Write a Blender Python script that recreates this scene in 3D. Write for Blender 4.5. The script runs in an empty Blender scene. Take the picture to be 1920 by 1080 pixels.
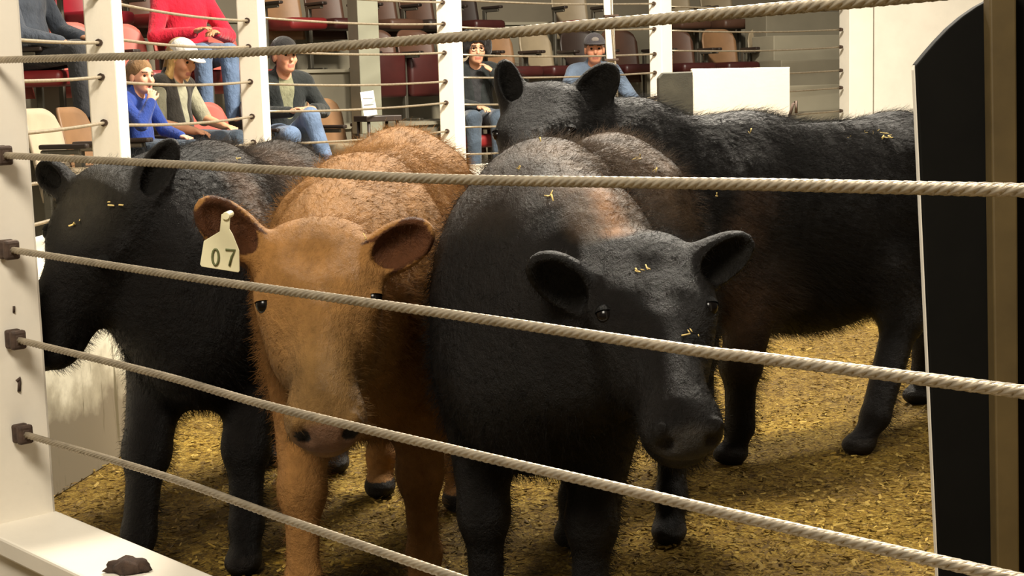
import bpy, bmesh, math, random
import numpy as np
from mathutils import Vector, Matrix
SC = bpy.context.scene
COL = SC.collection
PI = math.pi

# ------------------------------------------------------------------ camera
F = 2800.0                       # focal length in pixels of the 1920 wide frame
CAM_H = 1.2
PITCH = math.radians(7.63)
ROLL = math.radians(-1.66)
cam_data = bpy.data.cameras.new('camera')
cam = bpy.data.objects.new('camera', cam_data)
COL.objects.link(cam)
cam_data.sensor_width = 36.0
cam_data.lens = F / 1920 * 36
cam_data.clip_end = 200
CM = Matrix.Translation((0, 0, CAM_H)) @ Matrix.Rotation(PI / 2 - PITCH, 4, 'X') @ Matrix.Rotation(ROLL, 4, 'Z')
cam.matrix_world = CM
SC.camera = cam

# ------------------------------------------------------------------ world, lamps, exposure
SC.view_settings.view_transform = 'Standard'
SC.view_settings.look = 'None'
SC.view_settings.gamma = 1.0
SC.view_settings.use_curve_mapping = False
SC.view_settings.exposure = 0.10
world = bpy.data.worlds.new('world')
SC.world = world
world.use_nodes = True
world.node_tree.nodes['Background'].inputs['Color'].default_value = (1.0, 0.88, 0.74, 1)
world.node_tree.nodes['Background'].inputs['Strength'].default_value = 0.10


def area_light(name, loc, target, size, size_y, power, color=(1.0, 0.91, 0.76)):
    d = bpy.data.lights.new(name, 'AREA')
    d.shape = 'RECTANGLE'
    d.size = size
    d.size_y = size_y
    d.energy = power
    d.color = color
    o = bpy.data.objects.new(name, d)
    COL.objects.link(o)
    o.location = loc
    o.rotation_euler = (Vector(target) - Vector(loc)).to_track_quat('-Z', 'Y').to_euler()
    return o


area_light('ring_lamp', (0.5, 6.2, 4.6), (0.3, 5.4, 0), 0.9, 0.6, 430)
area_light('ring_lamp', (3.5, 5.6, 4.3), (0.2, 4.6, 0.4), 1.6, 1.2, 130)
area_light('ring_lamp', (1.6, 9.5, 4.8), (1.0, 10.5, 0.5), 1.2, 0.8, 1050)
area_light('stand_lamp', (-2.6, 12.0, 4.8), (-2.4, 11.4, 0.8), 3.0, 1.2, 60)
area_light('front_fill', (-1.2, 0.6, 3.7), (-0.9, 3.2, 0.5), 1.4, 0.9, 185)  # added fill from the camera side, brightens the near post and curb


# ------------------------------------------------------------------ pixel helpers: a ray of the photograph to a point in the hall
def ray(px, py):
    return (CM.to_3x3() @ Vector(((px - 960) / F, -(py - 540) / F, -1))).normalized()


def P(px, py, Y):
    d = ray(px, py)
    return Vector((0, 0, CAM_H)) + d * (Y / d.y)


def PZ(px, py, Z):
    d = ray(px, py)
    return Vector((0, 0, CAM_H)) + d * ((Z - CAM_H) / d.z)


def PP(px, py, a, n):
    """point where the pixel's ray meets the plane through a with normal n"""
    d = ray(px, py)
    o = Vector((0, 0, CAM_H))
    return o + d * ((Vector(a) - o).dot(n) / d.dot(n))


# ------------------------------------------------------------------ materials
def s2l(c):
    return tuple((x / 255 / 12.92) if x / 255 <= 0.04045 else ((x / 255 + 0.055) / 1.055) ** 2.4 for x in c)


class NT:
    def __init__(self, name):
        self.m = bpy.data.materials.new(name)
        self.m.use_nodes = True
        self.nt = self.m.node_tree
        self.b = self.nt.nodes['Principled BSDF']

    def n(self, t, **kw):
        x = self.nt.nodes.new(t)
        for k, v in kw.items():
            setattr(x, k, v)
        return x

    def l(self, a, b):
        self.nt.links.new(a, b)

    def noise(self, scale, detail=4, rough=0.55, vec=None, coord='Object', stretch=None):
        tc = self.n('ShaderNodeTexCoord')
        src = tc.outputs[coord]
        if stretch:
            mp = self.n('ShaderNodeMapping')
            mp.inputs['Scale'].default_value = stretch
            self.l(src, mp.inputs['Vector'])
            src = mp.outputs['Vector']
        z = self.n('ShaderNodeTexNoise')
        z.inputs['Scale'].default_value = scale
        z.inputs['Detail'].default_value = detail
        z.inputs['Roughness'].default_value = rough
        self.l(src, z.inputs['Vector'])
        return z.outputs['Fac']

    def ramp(self, fac, stops):
        r = self.n('ShaderNodeValToRGB')
        e = r.color_ramp.elements
        while len(e) < len(stops):
            e.new(0.5)
        for el, (p, c) in zip(e, stops):
            el.position = p
            el.color = (*c, 1) if len(c) == 3 else c
        self.l(fac, r.inputs['Fac'])
        return r.outputs['Color']

    def mix(self, fac, a, b, mode='MIX'):
        x = self.n('ShaderNodeMix', data_type='RGBA', blend_type=mode)
        for sock, v in ((x.inputs[0], fac), (x.inputs[6], a), (x.inputs[7], b)):
            if isinstance(v, (int, float)):
                sock.default_value = v
            elif isinstance(v, tuple):
                sock.default_value = (*v, 1)
            else:
                self.l(v, sock)
        return x.outputs[2]

    def bump(self, h, strength, dist):
        b = self.n('ShaderNodeBump')
        b.inputs['Strength'].default_value = strength
        b.inputs['Distance'].default_value = dist
        self.l(h, b.inputs['Height'])
        self.l(b.outputs['Normal'], self.b.inputs['Normal'])

    def col(self, c):
        if isinstance(c, tuple):
            self.b.inputs['Base Color'].default_value = (*c, 1)
        else:
            self.l(c, self.b.inputs['Base Color'])

    def set(self, rough=0.5, metal=0.0, spec=0.5, sheen=0.0):
        self.b.inputs['Roughness'].default_value = rough
        self.b.inputs['Metallic'].default_value = metal
        self.b.inputs['Specular IOR Level'].default_value = spec
        self.b.inputs['Sheen Weight'].default_value = sheen
        return self


def simple(name, rgb, rough=0.5, metal=0.0, var=0.12, scale=9.0, bump=0.0, sheen=0.0, spec=0.5):
    """a plain surface whose colour wanders a little"""
    t = NT(name)
    c = s2l(rgb)
    f = t.noise(scale)
    t.col(t.ramp(f, [(0.3, tuple(max(0, x * (1 - var)) for x in c)), (0.7, tuple(min(1, x * (1 + var)) for x in c))]))
    if bump:
        t.bump(t.noise(scale * 12, 3), bump, 0.004)
    t.set(rough, metal, spec, sheen)
    return t.m


def paint_white(name, rgb, dirt=0.25, rough=0.45):
    t = NT(name)
    c = s2l(rgb)
    f = t.noise(3.0, 6, 0.65)
    g = t.noise(26.0, 5, 0.7)
    base = t.ramp(f, [(0.35, tuple(x * 0.93 for x in c)), (0.65, c)])
    sp = t.ramp(g, [(0.69, (0, 0, 0)), (0.76, (dirt, dirt, dirt))])
    t.col(t.mix(sp, base, s2l((120, 100, 75))))
    t.bump(t.noise(60.0, 3), 0.12, 0.003)
    t.set(rough)
    return t.m


M = {}
M['white'] = paint_white('white_paint', (244, 236, 220), 0.10)
M['white_wall'] = paint_white('white_board', (248, 242, 228), 0.06)
M['curb'] = paint_white('curb_paint', (236, 228, 212), 0.2)
M['steel'] = simple('galvanised_cable', (158, 146, 126), 0.42, 0.55, 0.2, 40)
M['clamp'] = simple('rusty_clamp', (74, 58, 48), 0.7, 0.3, 0.4, 60, 0.3)
M['black_paint'] = simple('black_paint', (14, 13, 10), 0.8, 0, 0.25, 6, 0.1, spec=0.15)
M['pad'] = simple('dark_rubber', (62, 60, 50), 0.7, 0, 0.3, 10, 0.2)
M['olive_wood'] = simple('dark_stained_wood', (92, 76, 44), 0.6, 0, 0.25, 6, 0.1)
M['riser'] = simple('stand_paint', (118, 112, 96), 0.6, 0, 0.1, 3)
M['riser_light'] = simple('pale_step_paint', (140, 134, 116), 0.6, 0, 0.08, 3)
M['tread'] = simple('stand_floor', (120, 112, 96), 0.7, 0, 0.2, 5)
M['column'] = simple('grey_column_paint', (118, 118, 102), 0.5, 0, 0.08, 4)
M['backwall'] = simple('hall_wall', (112, 104, 88), 0.7, 0, 0.1, 2)

t = NT('sawdust')
v = t.n('ShaderNodeTexVoronoi')
v.inputs['Scale'].default_value = 95
tc = t.n('ShaderNodeTexCoord')
nz = t.n('ShaderNodeTexNoise')
nz.inputs['Scale'].default_value = 30
nz.inputs['Detail'].default_value = 3
mpv = t.n('ShaderNodeMixRGB')
mpv.inputs['Fac'].default_value = 0.06
t.l(tc.outputs['Object'], mpv.inputs['Color1'])
t.l(tc.outputs['Object'], nz.inputs['Vector'])
t.l(nz.outputs['Color'], mpv.inputs['Color2'])
t.l(mpv.outputs['Color'], v.inputs['Vector'])
chips = t.ramp(v.outputs['Color'], [(0.0, s2l((88, 64, 16))), (0.42, s2l((154, 122, 40))), (0.8, s2l((192, 160, 68))), (1.0, s2l((228, 202, 124)))])
big = t.noise(1.1, 5, 0.6)
mud = t.ramp(big, [(0.40, (0.30, 0.27, 0.20)), (0.70, (0.92, 0.92, 0.86))])
fine = t.noise(150, 2)
fr = t.ramp(fine, [(0.3, (0.45, 0.42, 0.36)), (0.6, (1, 1, 1))])
# trampled damp ground and the cows' shade, both painted dark inside the near fence
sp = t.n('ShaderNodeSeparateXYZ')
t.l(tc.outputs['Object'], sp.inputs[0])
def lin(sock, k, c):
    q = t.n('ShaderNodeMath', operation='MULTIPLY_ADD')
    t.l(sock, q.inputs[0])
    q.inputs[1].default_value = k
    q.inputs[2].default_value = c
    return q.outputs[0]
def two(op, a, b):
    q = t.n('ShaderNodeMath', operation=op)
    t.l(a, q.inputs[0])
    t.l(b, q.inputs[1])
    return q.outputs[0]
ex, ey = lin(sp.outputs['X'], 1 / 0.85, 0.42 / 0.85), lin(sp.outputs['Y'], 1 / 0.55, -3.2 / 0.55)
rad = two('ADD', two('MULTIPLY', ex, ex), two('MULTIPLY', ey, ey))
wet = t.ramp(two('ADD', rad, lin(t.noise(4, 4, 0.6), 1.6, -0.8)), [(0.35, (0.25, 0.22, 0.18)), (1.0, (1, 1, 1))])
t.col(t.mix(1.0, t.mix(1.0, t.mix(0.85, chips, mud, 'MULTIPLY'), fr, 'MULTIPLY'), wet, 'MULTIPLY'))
t.bump(t.noise(70, 5, 0.7), 0.8, 0.02)
t.set(0.9, 0, 0.2)
M['sawdust'] = t.m


# ------------------------------------------------------------------ mesh helpers
def link(o, parent=None):
    COL.objects.link(o)
    if parent is not None:
        o.parent = parent
    return o


def tag(o, label=None, cat=None, group=None, kind=None):
    if label:
        o['label'] = label
    if cat:
        o['category'] = cat
    if group:
        o['group'] = group
    if kind:
        o['kind'] = kind
    return o


def empty(name, loc, label, cat, group=None, rz=0.0):
    o = bpy.data.objects.new(name, None)
    o.empty_display_size = 0.1
    link(o)
    o.location = loc
    o.rotation_euler = (0, 0, rz)
    return tag(o, label, cat, group)


def bm_obj(name, bm, mat, parent=None, smooth=False):
    me = bpy.data.meshes.new(name)
    bmesh.ops.recalc_face_normals(bm, faces=bm.faces)
    bm.to_mesh(me)
    bm.free()
    me.materials.append(mat)
    if smooth:
        me.polygons.foreach_set('use_smooth', [True] * len(me.polygons))
    o = bpy.data.objects.new(name, me)
    return link(o, parent)


def np_mesh(name, v, quads, mat, parent=None, smooth=True):
    me = bpy.data.meshes.new(name)
    v = np.asarray(v, np.float32)
    quads = np.asarray(quads, np.int32)
    k = quads.shape[1]
    me.vertices.add(len(v))
    me.vertices.foreach_set('co', v.ravel())
    me.loops.add(quads.size)
    me.loops.foreach_set('vertex_index', quads.ravel())
    me.polygons.add(len(quads))
    me.polygons.foreach_set('loop_start', np.arange(0, quads.size, k, dtype=np.int32))
    me.update(calc_edges=True)
    me.validate()
    if mat is not None:
        me.materials.append(mat)
    if smooth:
        me.polygons.foreach_set('use_smooth', [True] * len(me.polygons))
    o = bpy.data.objects.new(name, me)
    return link(o, parent)


def add_box(bm, c, size, rz=0.0, bevel=0.0, rot=None):
    g = bmesh.ops.create_cube(bm, size=1.0)
    R = rot if rot is not None else Matrix.Rotation(rz, 4, 'Z')
    for q in g['verts']:
        q.co = Vector((q.co.x * size[0], q.co.y * size[1], q.co.z * size[2]))
    if bevel:
        ed = list({e for q in g['verts'] for e in q.link_edges})
        r = bmesh.ops.bevel(bm, geom=ed, offset=bevel, segments=2, affect='EDGES', profile=0.5)
        vs = list({q for f in r['faces'] for q in f.verts} | {q for q in g['verts'] if q.is_valid})
    else:
        vs = g['verts']
    # bevel leaves the flat faces too: collect the whole island
    seen, todo = set(), list(vs)
    while todo:
        q = todo.pop()
        if q in seen:
            continue
        seen.add(q)
        for e in q.link_edges:
            w = e.other_vert(q)
            if w not in seen:
                todo.append(w)
    for q in seen:
        q.co = R.to_3x3() @ q.co + Vector(c)
    return list(seen)


def box(name, c, size, mat, parent=None, rz=0.0, bevel=0.004, rot=None):
    bm = bmesh.new()
    add_box(bm, c, size, rz, bevel, rot)
    return bm_obj(name, bm, mat, parent)


def tube_np(pts, radii, seg=10, cap=True):
    """swept tube: vertices and quads"""
    pts = [Vector(p) for p in pts]
    n = len(pts)
    if not hasattr(radii, '__len__'):
        radii = [radii] * n
    V, Q = [], []
    up = Vector((0, 0, 1))
    d0 = (pts[1] - pts[0]).normalized()
    if abs(d0.dot(up)) > 0.95:
        up = Vector((1, 0, 0))
    for i in range(n):
        d = (pts[min(i + 1, n - 1)] - pts[max(i - 1, 0)]).normalized()
        a = d.cross(up).normalized()
        b = a.cross(d).normalized()
        up = b
        for k in range(seg):
            th = 2 * PI * k / seg
            V.append(pts[i] + (a * math.cos(th) + b * math.sin(th)) * radii[i])
    for i in range(n - 1):
        for k in range(seg):
            k2 = (k + 1) % seg
            Q.append((i * seg + k, i * seg + k2, (i + 1) * seg + k2, (i + 1) * seg + k))
    if cap:
        for i0, base in ((0, 0), (1, (n - 1) * seg)):
            V.append(pts[0] if i0 == 0 else pts[-1])
            c = len(V) - 1
            for k in range(0, seg, 2):
                q = (base + k, c, base + (k + 2) % seg, base + (k + 1) % seg)
                Q.append(q if i0 == 0 else tuple(reversed(q)))
    return V, Q


def tube(name, pts, radii, mat, parent=None, seg=10):
    V, Q = tube_np(pts, radii, seg)
    return np_mesh(name, V, Q, mat, parent)


def rope_np(pts, r, lay=0.10, strands=6, step=0.006):
    """twisted wire rope along a polyline: a lobed section that turns as it runs"""
    pts = [Vector(p) for p in pts]
    seglen = [(pts[i + 1] - pts[i]).length for i in range(len(pts) - 1)]
    L = sum(seglen)
    n = max(3, int(L / step))
    nseg = strands * 4
    V, Q = [], []
    acc, k = 0.0, 0
    for i in range(n + 1):
        s = L * i / n
        while k < len(seglen) - 1 and s > acc + seglen[k]:
            acc += seglen[k]
            k += 1
        q = pts[k].lerp(pts[k + 1], (s - acc) / seglen[k])
        d = (pts[k + 1] - pts[k]).normalized()
        a = d.cross(Vector((0, 0, 1))).normalized()
        b = a.cross(d)
        tw = 2 * PI * s / lay
        for j in range(nseg):
            th = 2 * PI * j / nseg
            rr = r * (0.80 + 0.20 * abs(math.cos(strands * th / 2)) ** 0.8)
            V.append(q + (a * math.cos(th + tw) + b * math.sin(th + tw)) * rr)
    for i in range(n):
        for j in range(nseg):
            j2 = (j + 1) % nseg
            Q.append((i * nseg + j, i * nseg + j2, (i + 1) * nseg + j2, (i + 1) * nseg + j))
    return V, Q


def smooth_poly(pts, n=24):
    """Catmull-Rom through points"""
    pts = [Vector(p) for p in pts]
    out = []
    e = [pts[0] * 2 - pts[1]] + pts + [pts[-1] * 2 - pts[-2]]
    for i in range(1, len(e) - 2):
        for k in range(n):
            u = k / n
            p0, p1, p2, p3 = e[i - 1], e[i], e[i + 1], e[i + 2]
            out.append(0.5 * ((2 * p1) + (p2 - p0) * u + (2 * p0 - 5 * p1 + 4 * p2 - p3) * u * u + (3 * p1 - p0 - 3 * p2 + p3) * u ** 3))
    out.append(pts[-1])
    return out


def prism(name, poly, axis, thick, mat, parent=None, bevel=0.0):
    """extrude a 3D polygon by thick along axis"""
    bm = bmesh.new()
    vs = [bm.verts.new(p) for p in poly]
    f = bm.faces.new(vs)
    r = bmesh.ops.extrude_face_region(bm, geom=[f])
    bmesh.ops.translate(bm, verts=[q for q in r['geom'] if isinstance(q, bmesh.types.BMVert)], vec=Vector(axis) * thick)
    if bevel:
        bmesh.ops.bevel(bm, geom=list(bm.edges), offset=bevel, segments=2, affect='EDGES', profile=0.5)
    return bm_obj(name, bm, mat, parent)


# ------------------------------------------------------------------ smooth bodies: signed distance fields turned into one skin
def nv(a):
    a = np.asarray(a, float)
    return a / np.linalg.norm(a)


class Field:
    def __init__(self, lo, hi, h):
        self.h = h
        self.lo = np.asarray(lo, np.float32)
        n = np.ceil((np.asarray(hi) - np.asarray(lo)) / h).astype(int) + 1
        self.n = n
        self.v = np.full(tuple(n), 1.0, np.float32)

    def block(self, lo, hi, pad):
        i0 = np.clip(np.floor((lo - pad - self.lo) / self.h).astype(int), 0, self.n - 1)
        i1 = np.clip(np.ceil((hi + pad - self.lo) / self.h).astype(int) + 1, 1, self.n)
        if np.any(i1 <= i0):
            return None, None
        ax = [self.lo[k] + self.h * np.arange(i0[k], i1[k], dtype=np.float32) for k in range(3)]
        g = (ax[0][:, None, None], ax[1][None, :, None], ax[2][None, None, :])
        return tuple(slice(i0[k], i1[k]) for k in range(3)), g

    def blend(self, sl, d, k, op):
        a = self.v[sl]
        if op == 'add':
            if k > 0:
                q = np.maximum(k - np.abs(a - d), 0) / k
                self.v[sl] = np.minimum(a, d) - q * q * k * 0.25
            else:
                self.v[sl] = np.minimum(a, d)
        else:
            d = -d
            if k > 0:
                q = np.maximum(k - np.abs(a - d), 0) / k
                self.v[sl] = np.maximum(a, d) + q * q * k * 0.25
            else:
                self.v[sl] = np.maximum(a, d)

    def ell(self, c, r, R=None, k=0.03, op='add'):
        c = np.asarray(c, float)
        r = np.asarray(r, float)
        R = np.eye(3) if R is None else np.asarray(R, float)      # columns are the axes
        ext = np.sqrt((R ** 2) @ (r ** 2))
        sl, g = self.block(c - ext, c + ext, k + 2 * self.h)
        if sl is None:
            return
        x, y, z = g[0] - c[0], g[1] - c[1], g[2] - c[2]
        l = [x * R[0, i] + y * R[1, i] + z * R[2, i] for i in range(3)]
        k0 = np.sqrt(sum((l[i] / r[i]) ** 2 for i in range(3))) + 1e-6
        k1 = np.sqrt(sum((l[i] / r[i] ** 2) ** 2 for i in range(3))) + 1e-6
        self.blend(sl, (k0 * (k0 - 1) / k1).astype(np.float32), k, op)

    def cone(self, a, b, ra, rb, k=0.03, op='add'):
        a = np.asarray(a, float)
        b = np.asarray(b, float)
        lo = np.minimum(a - ra, b - rb)
        hi = np.maximum(a + ra, b + rb)
        sl, g = self.block(lo, hi, k + 2 * self.h)
        if sl is None:
            return
        d = b - a
        L2 = max(d @ d, 1e-9)
        x, y, z = g[0] - a[0], g[1] - a[1], g[2] - a[2]
        t = np.clip((x * d[0] + y * d[1] + z * d[2]) / L2, 0, 1)
        q = np.sqrt((x - t * d[0]) ** 2 + (y - t * d[1]) ** 2 + (z - t * d[2]) ** 2) - (ra + t * (rb - ra))
        self.blend(sl, q.astype(np.float32), k, op)

    def chain(self, pts, rs, k=0.03):
        for i in range(len(pts) - 1):
            self.cone(pts[i], pts[i + 1], rs[i], rs[i + 1], k)

    def plane(self, p, n, k=0.0):
        """keep the side the normal points away from"""
        p = np.asarray(p, float)
        n = nv(n)
        ax = [self.lo[i] + self.h * np.arange(self.n[i], dtype=np.float32) for i in range(3)]
        d = (ax[0][:, None, None] - p[0]) * n[0] + (ax[1][None, :, None] - p[1]) * n[1] + (ax[2][None, None, :] - p[2]) * n[2]
        self.v = np.maximum(self.v, d.astype(np.float32))

    def mesh(self):
        v = self.v
        for ax in range(3):
            s = [slice(None)] * 3
            s[ax] = 0
            v[tuple(s)] = np.maximum(v[tuple(s)], 0.01)
            s[ax] = -1
            v[tuple(s)] = np.maximum(v[tuple(s)], 0.01)
        ins = v < 0
        nx, ny, nz = v.shape
        cnt = np.zeros((nx - 1, ny - 1, nz - 1), np.uint8)
        for a in (0, 1):
            for b in (0, 1):
                for c in (0, 1):
                    cnt += ins[a:nx - 1 + a, b:ny - 1 + b, c:nz - 1 + c]
        act = np.argwhere((cnt > 0) & (cnt < 8))
        idx = np.full(cnt.shape, -1, np.int32)
        idx[act[:, 0], act[:, 1], act[:, 2]] = np.arange(len(act))
        acc = np.zeros((len(act), 3))
        num = np.zeros(len(act))
        cs = [(a, b, c) for a in (0, 1) for b in (0, 1) for c in (0, 1)]
        cv = {q: v[act[:, 0] + q[0], act[:, 1] + q[1], act[:, 2] + q[2]] for q in cs}
        for p in cs:
            for ax in range(3):
                if p[ax] == 0:
                    q = list(p)
                    q[ax] = 1
                    q = tuple(q)
                    A, B = cv[p], cv[q]
                    m = (A < 0) != (B < 0)
                    t = np.where(m, A / np.where(m, A - B, 1), 0)
                    pos = np.tile(np.array(p, float), (len(act), 1))
                    pos[:, ax] += t
                    acc[m] += pos[m]
                    num[m] += 1
        verts = (act + acc / num[:, None]) * self.h + self.lo
        faces = []
        for ax in range(3):
            o1, o2 = [(1, 2), (2, 0), (0, 1)][ax]
            s0 = [slice(None)] * 3
            s1 = [slice(None)] * 3
            s0[ax] = slice(0, -1)
            s1[ax] = slice(1, None)
            A, B = ins[tuple(s0)], ins[tuple(s1)]
            e = np.argwhere(A != B)
            sh = np.array(v.shape)
            ok = (e[:, o1] >= 1) & (e[:, o2] >= 1) & (e[:, o1] < sh[o1] - 1) & (e[:, o2] < sh[o2] - 1)
            e = e[ok]
            fl = A[e[:, 0], e[:, 1], e[:, 2]]
            d1 = np.zeros(3, int)
            d1[o1] = 1
            d2 = np.zeros(3, int)
            d2[o2] = 1
            def cell(q):
                return idx[q[:, 0], q[:, 1], q[:, 2]]
            f = np.stack([cell(e - d1 - d2), cell(e - d2), cell(e), cell(e - d1)], 1)
            f[~fl] = f[~fl][:, ::-1]
            faces.append(f)
        return verts, np.concatenate(faces)


def relax(v, f, n=1, w=0.5):
    e = np.concatenate([f[:, [0, 1]], f[:, [1, 2]], f[:, [2, 3]], f[:, [3, 0]]])
    for _ in range(n):
        s = np.zeros_like(v)
        c = np.zeros(len(v))
        for k in range(3):
            s[:, k] = np.bincount(e[:, 0], v[e[:, 1], k], len(v)) + np.bincount(e[:, 1], v[e[:, 0], k], len(v))
        c = np.bincount(e[:, 0], None, len(v)) + np.bincount(e[:, 1], None, len(v))
        v = v * (1 - w) + w * s / np.maximum(c, 1)[:, None]
    return v


def set_color(o, rgb):
    """colour of the coat, skin or chip itself, per face corner so that hair picks it up too"""
    me = o.data
    if 'tint' in me.color_attributes:
        me.color_attributes.remove(me.color_attributes['tint'])
    a = me.color_attributes.new('tint', 'BYTE_COLOR', 'CORNER')
    idx = np.zeros(len(me.loops), np.int32)
    me.loops.foreach_get('vertex_index', idx)
    c = np.ones((len(idx), 4), np.float32)
    c[:, :3] = np.asarray(rgb, np.float32)[idx]
    a.data.foreach_set('color', c.ravel())
    me.color_attributes.active_color = a


def coat_material(name, rough, sheen, streak):
    t = NT(name)
    at = t.n('ShaderNodeAttribute', attribute_name='tint')
    f = t.noise(16, 6, 0.7, stretch=(1, 2.4, 2.0))
    g = t.noise(3.5, 4, 0.6)
    a = t.ramp(f, [(0.3, (1 - streak,) * 3), (0.7, (1 + streak,) * 3)])
    b = t.ramp(g, [(0.3, (0.82, 0.82, 0.82)), (0.7, (1.15, 1.12, 1.08))])
    c = t.mix(1.0, at.outputs['Color'], a, 'MULTIPLY')
    t.col(t.mix(1.0, c, b, 'MULTIPLY'))
    t.bump(t.noise(26, 6, 0.75, stretch=(1, 1.9, 1.5)), 0.75, 0.02)
    t.set(rough, 0, 0.2, sheen)
    t.b.inputs['Sheen Roughness'].default_value = 0.4
    t.b.inputs['Sheen Tint'].default_value = (0.9, 0.85, 0.75, 1)
    return t.m


M['coat_black'] = coat_material('black_coat', 0.5, 0.0, 0.35)
M['coat_tan'] = coat_material('tan_coat', 0.6, 0.0, 0.25)
M['eye'] = simple('dark_eye', (14, 10, 8), 0.22, 0, 0.1, spec=0.25)
M['tag'] = simple('tag_plastic', (222, 214, 176), 0.45, 0, 0.06, 20)
M['ink'] = simple('tag_ink', (96, 100, 60), 0.7)
M['straw'] = simple('straw', (212, 186, 116), 0.8, 0, 0.2, 30)


def head_frame(poll, muzzle, left_hint):
    u = nv(np.array(muzzle) - np.array(poll))
    w = np.array(left_hint, float)
    w = nv(w - u * (w @ u))
    v = np.cross(u, w)                 # out of the forehead for u down-front, w to the animal's left
    return u, v, w


def build_cow(name, label, mid, facing, poll, muzzle, left_hint, ears, legs, mat, colors, seed=0, height=1.08,
              patches=None, girth=1.0, poll_hair=1.9, h=0.0068, fur=60000, belly=0.0, tail=None, front=1.0, rear=1.0, leg=1.0, fur_len=1.0):
    """one animal; mid/facing place the trunk, poll/muzzle/ears are points in the hall, legs are foot offsets"""
    fx = nv([facing[0], facing[1], 0])
    ly = np.array([-fx[1], fx[0], 0])
    O = np.array([mid[0], mid[1], 0.0])
    Rw = np.stack([fx, ly, [0, 0, 1]])           # rows: world -> local

    def L(p):
        return Rw @ (np.array(p, float) - O)
    S = height / 1.08
    pl, mz = L(poll), L(muzzle)
    u, v, w = head_frame(pl, mz, Rw @ np.array(left_hint, float))
    Rh = np.stack([u, w, v], 1)
    hl = np.linalg.norm(mz - pl)
    hs = hl / 0.47

    def H(a, b, c):
        """head point: along the face, to the left, out of the forehead"""
        return pl + (u * a + w * b + v * c) * hs
    pts = [pl, mz] + [L(e[0]) for e in ears] + [L(e[1]) for e in ears]
    lo = np.minimum(np.min(pts, 0) - 0.16, [-0.78, -0.34, -0.02])
    hi = np.maximum(np.max(pts, 0) + 0.16, [0.72, 0.34, height + 0.08])
    fd = Field(lo, hi, h)
    g = girth
    # trunk
    Sf, Sr = S * front, S * rear
    fd.ell((0.02, 0, (0.735 - belly * 0.5) * S), (0.54, 0.215 * g, (0.30 + belly * 0.5) * S), k=0)
    fd.ell((0.34, 0, 0.75 * Sf), (0.27, 0.200 * g, 0.32 * Sf), k=0.10)
    fd.ell((0.28, 0, 0.965 * Sf), (0.20, 0.085, 0.10 * Sf), k=0.10)
    fd.ell((0.47, 0, 0.62 * S), (0.17, 0.15 * g, 0.19 * S), k=0.10)
    fd.ell((-0.38, 0, 0.82 * Sr), (0.28, 0.200 * g, 0.235 * Sr), k=0.10)
    fd.ell((-0.33, 0.12 * g, 0.955 * Sr), (0.09, 0.06, 0.05), k=0.08)
    fd.ell((-0.33, -0.12 * g, 0.955 * Sr), (0.09, 0.06, 0.05), k=0.08)
    fd.ell((-0.60, 0, 0.90 * Sr), (0.08, 0.12 * g, 0.12 * Sr), k=0.08)
    fd.cone((-0.38, 0, 0.985 * Sr), (0.26, 0, 0.985 * Sf), 0.065, 0.065, k=0.12)
    # legs
    hoof = []
    for key, sy in (('fl', 1), ('fr', -1)):
        dx, dy, bend = legs.get(key, (0, 0, 0))
        y = 0.125 * sy * g
        el = np.array([0.37, y * 1.1, 0.58 * S])
        kn = np.array([0.42 + dx * 0.55 + bend, y + dy * 0.6, 0.315 * S])
        ft = np.array([0.415 + dx * 0.92, y + dy, 0.115 * S])
        ho = np.array([0.44 + dx, y + dy, 0.035])
        fd.ell((0.40, y * 1.06, 0.74 * S), (0.13, 0.075, 0.22 * S), k=0.07)
        fd.chain([el, kn], [0.085, 0.050 * leg], k=0.06)
        fd.ell(kn, (0.050 * leg, 0.047 * leg, 0.060), k=0.03)
        fd.chain([kn, ft], [0.041 * leg, 0.036 * leg], k=0.03)
        fd.ell(ft, (0.040, 0.038, 0.040), k=0.025)
        fd.chain([ft, ho], [0.036, 0.040], k=0.02)
        fd.ell(ho + [0.012, 0, -0.002], (0.062, 0.046, 0.036), k=0.015)
        hoof.append(ho)
    for key, sy in (('hl', 1), ('hr', -1)):
        dx, dy, bend = legs.get(key, (0, 0, 0))
        y = 0.125 * sy * g
        st = np.array([-0.30 + dx * 0.25, y * 1.15, 0.56 * S])
        hk = np.array([-0.60 + dx * 0.62 + bend, y + dy * 0.5, 0.40 * S])
        ft = np.array([-0.535 + dx * 0.95, y + dy, 0.115 * S])
        ho = np.array([-0.50 + dx, y + dy, 0.035])
        fd.ell((-0.43 + dx * 0.1, y * 1.05, 0.68 * S), (0.175, 0.085, 0.25 * S), k=0.07)
        fd.chain([st, hk], [0.11, 0.054 * leg], k=0.06)
        fd.chain([np.array([-0.53, y, 0.66 * S]), hk], [0.09, 0.042 * leg], k=0.05)
        fd.ell(hk, (0.058 * leg, 0.044 * leg, 0.062), k=0.03)
        fd.chain([hk, ft], [0.046 * leg, 0.037 * leg], k=0.03)
        fd.ell(ft, (0.042, 0.040, 0.042), k=0.025)
        fd.chain([ft, ho], [0.037, 0.040], k=0.02)
        fd.ell(ho + [0.012, 0, -0.002], (0.062, 0.046, 0.036), k=0.015)
        hoof.append(ho)
    # neck: crest and throat
    crest0, throat0 = np.array([0.34, 0, 0.93 * Sf]), np.array([0.50, 0, 0.66 * S])
    cr = H(0.02, 0, -0.10)
    th = H(0.14, 0, -0.20)
    cm = (crest0 + cr) / 2 + [0.03, 0, 0.015]
    tm = (throat0 + th) / 2 + [0.03, 0, 0.0]
    fd.chain([crest0, cm, cr], [0.12, 0.10, 0.085 * hs], k=0.10)
    fd.chain([throat0, tm, th], [0.14, 0.11, 0.085 * hs], k=0.10)
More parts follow.
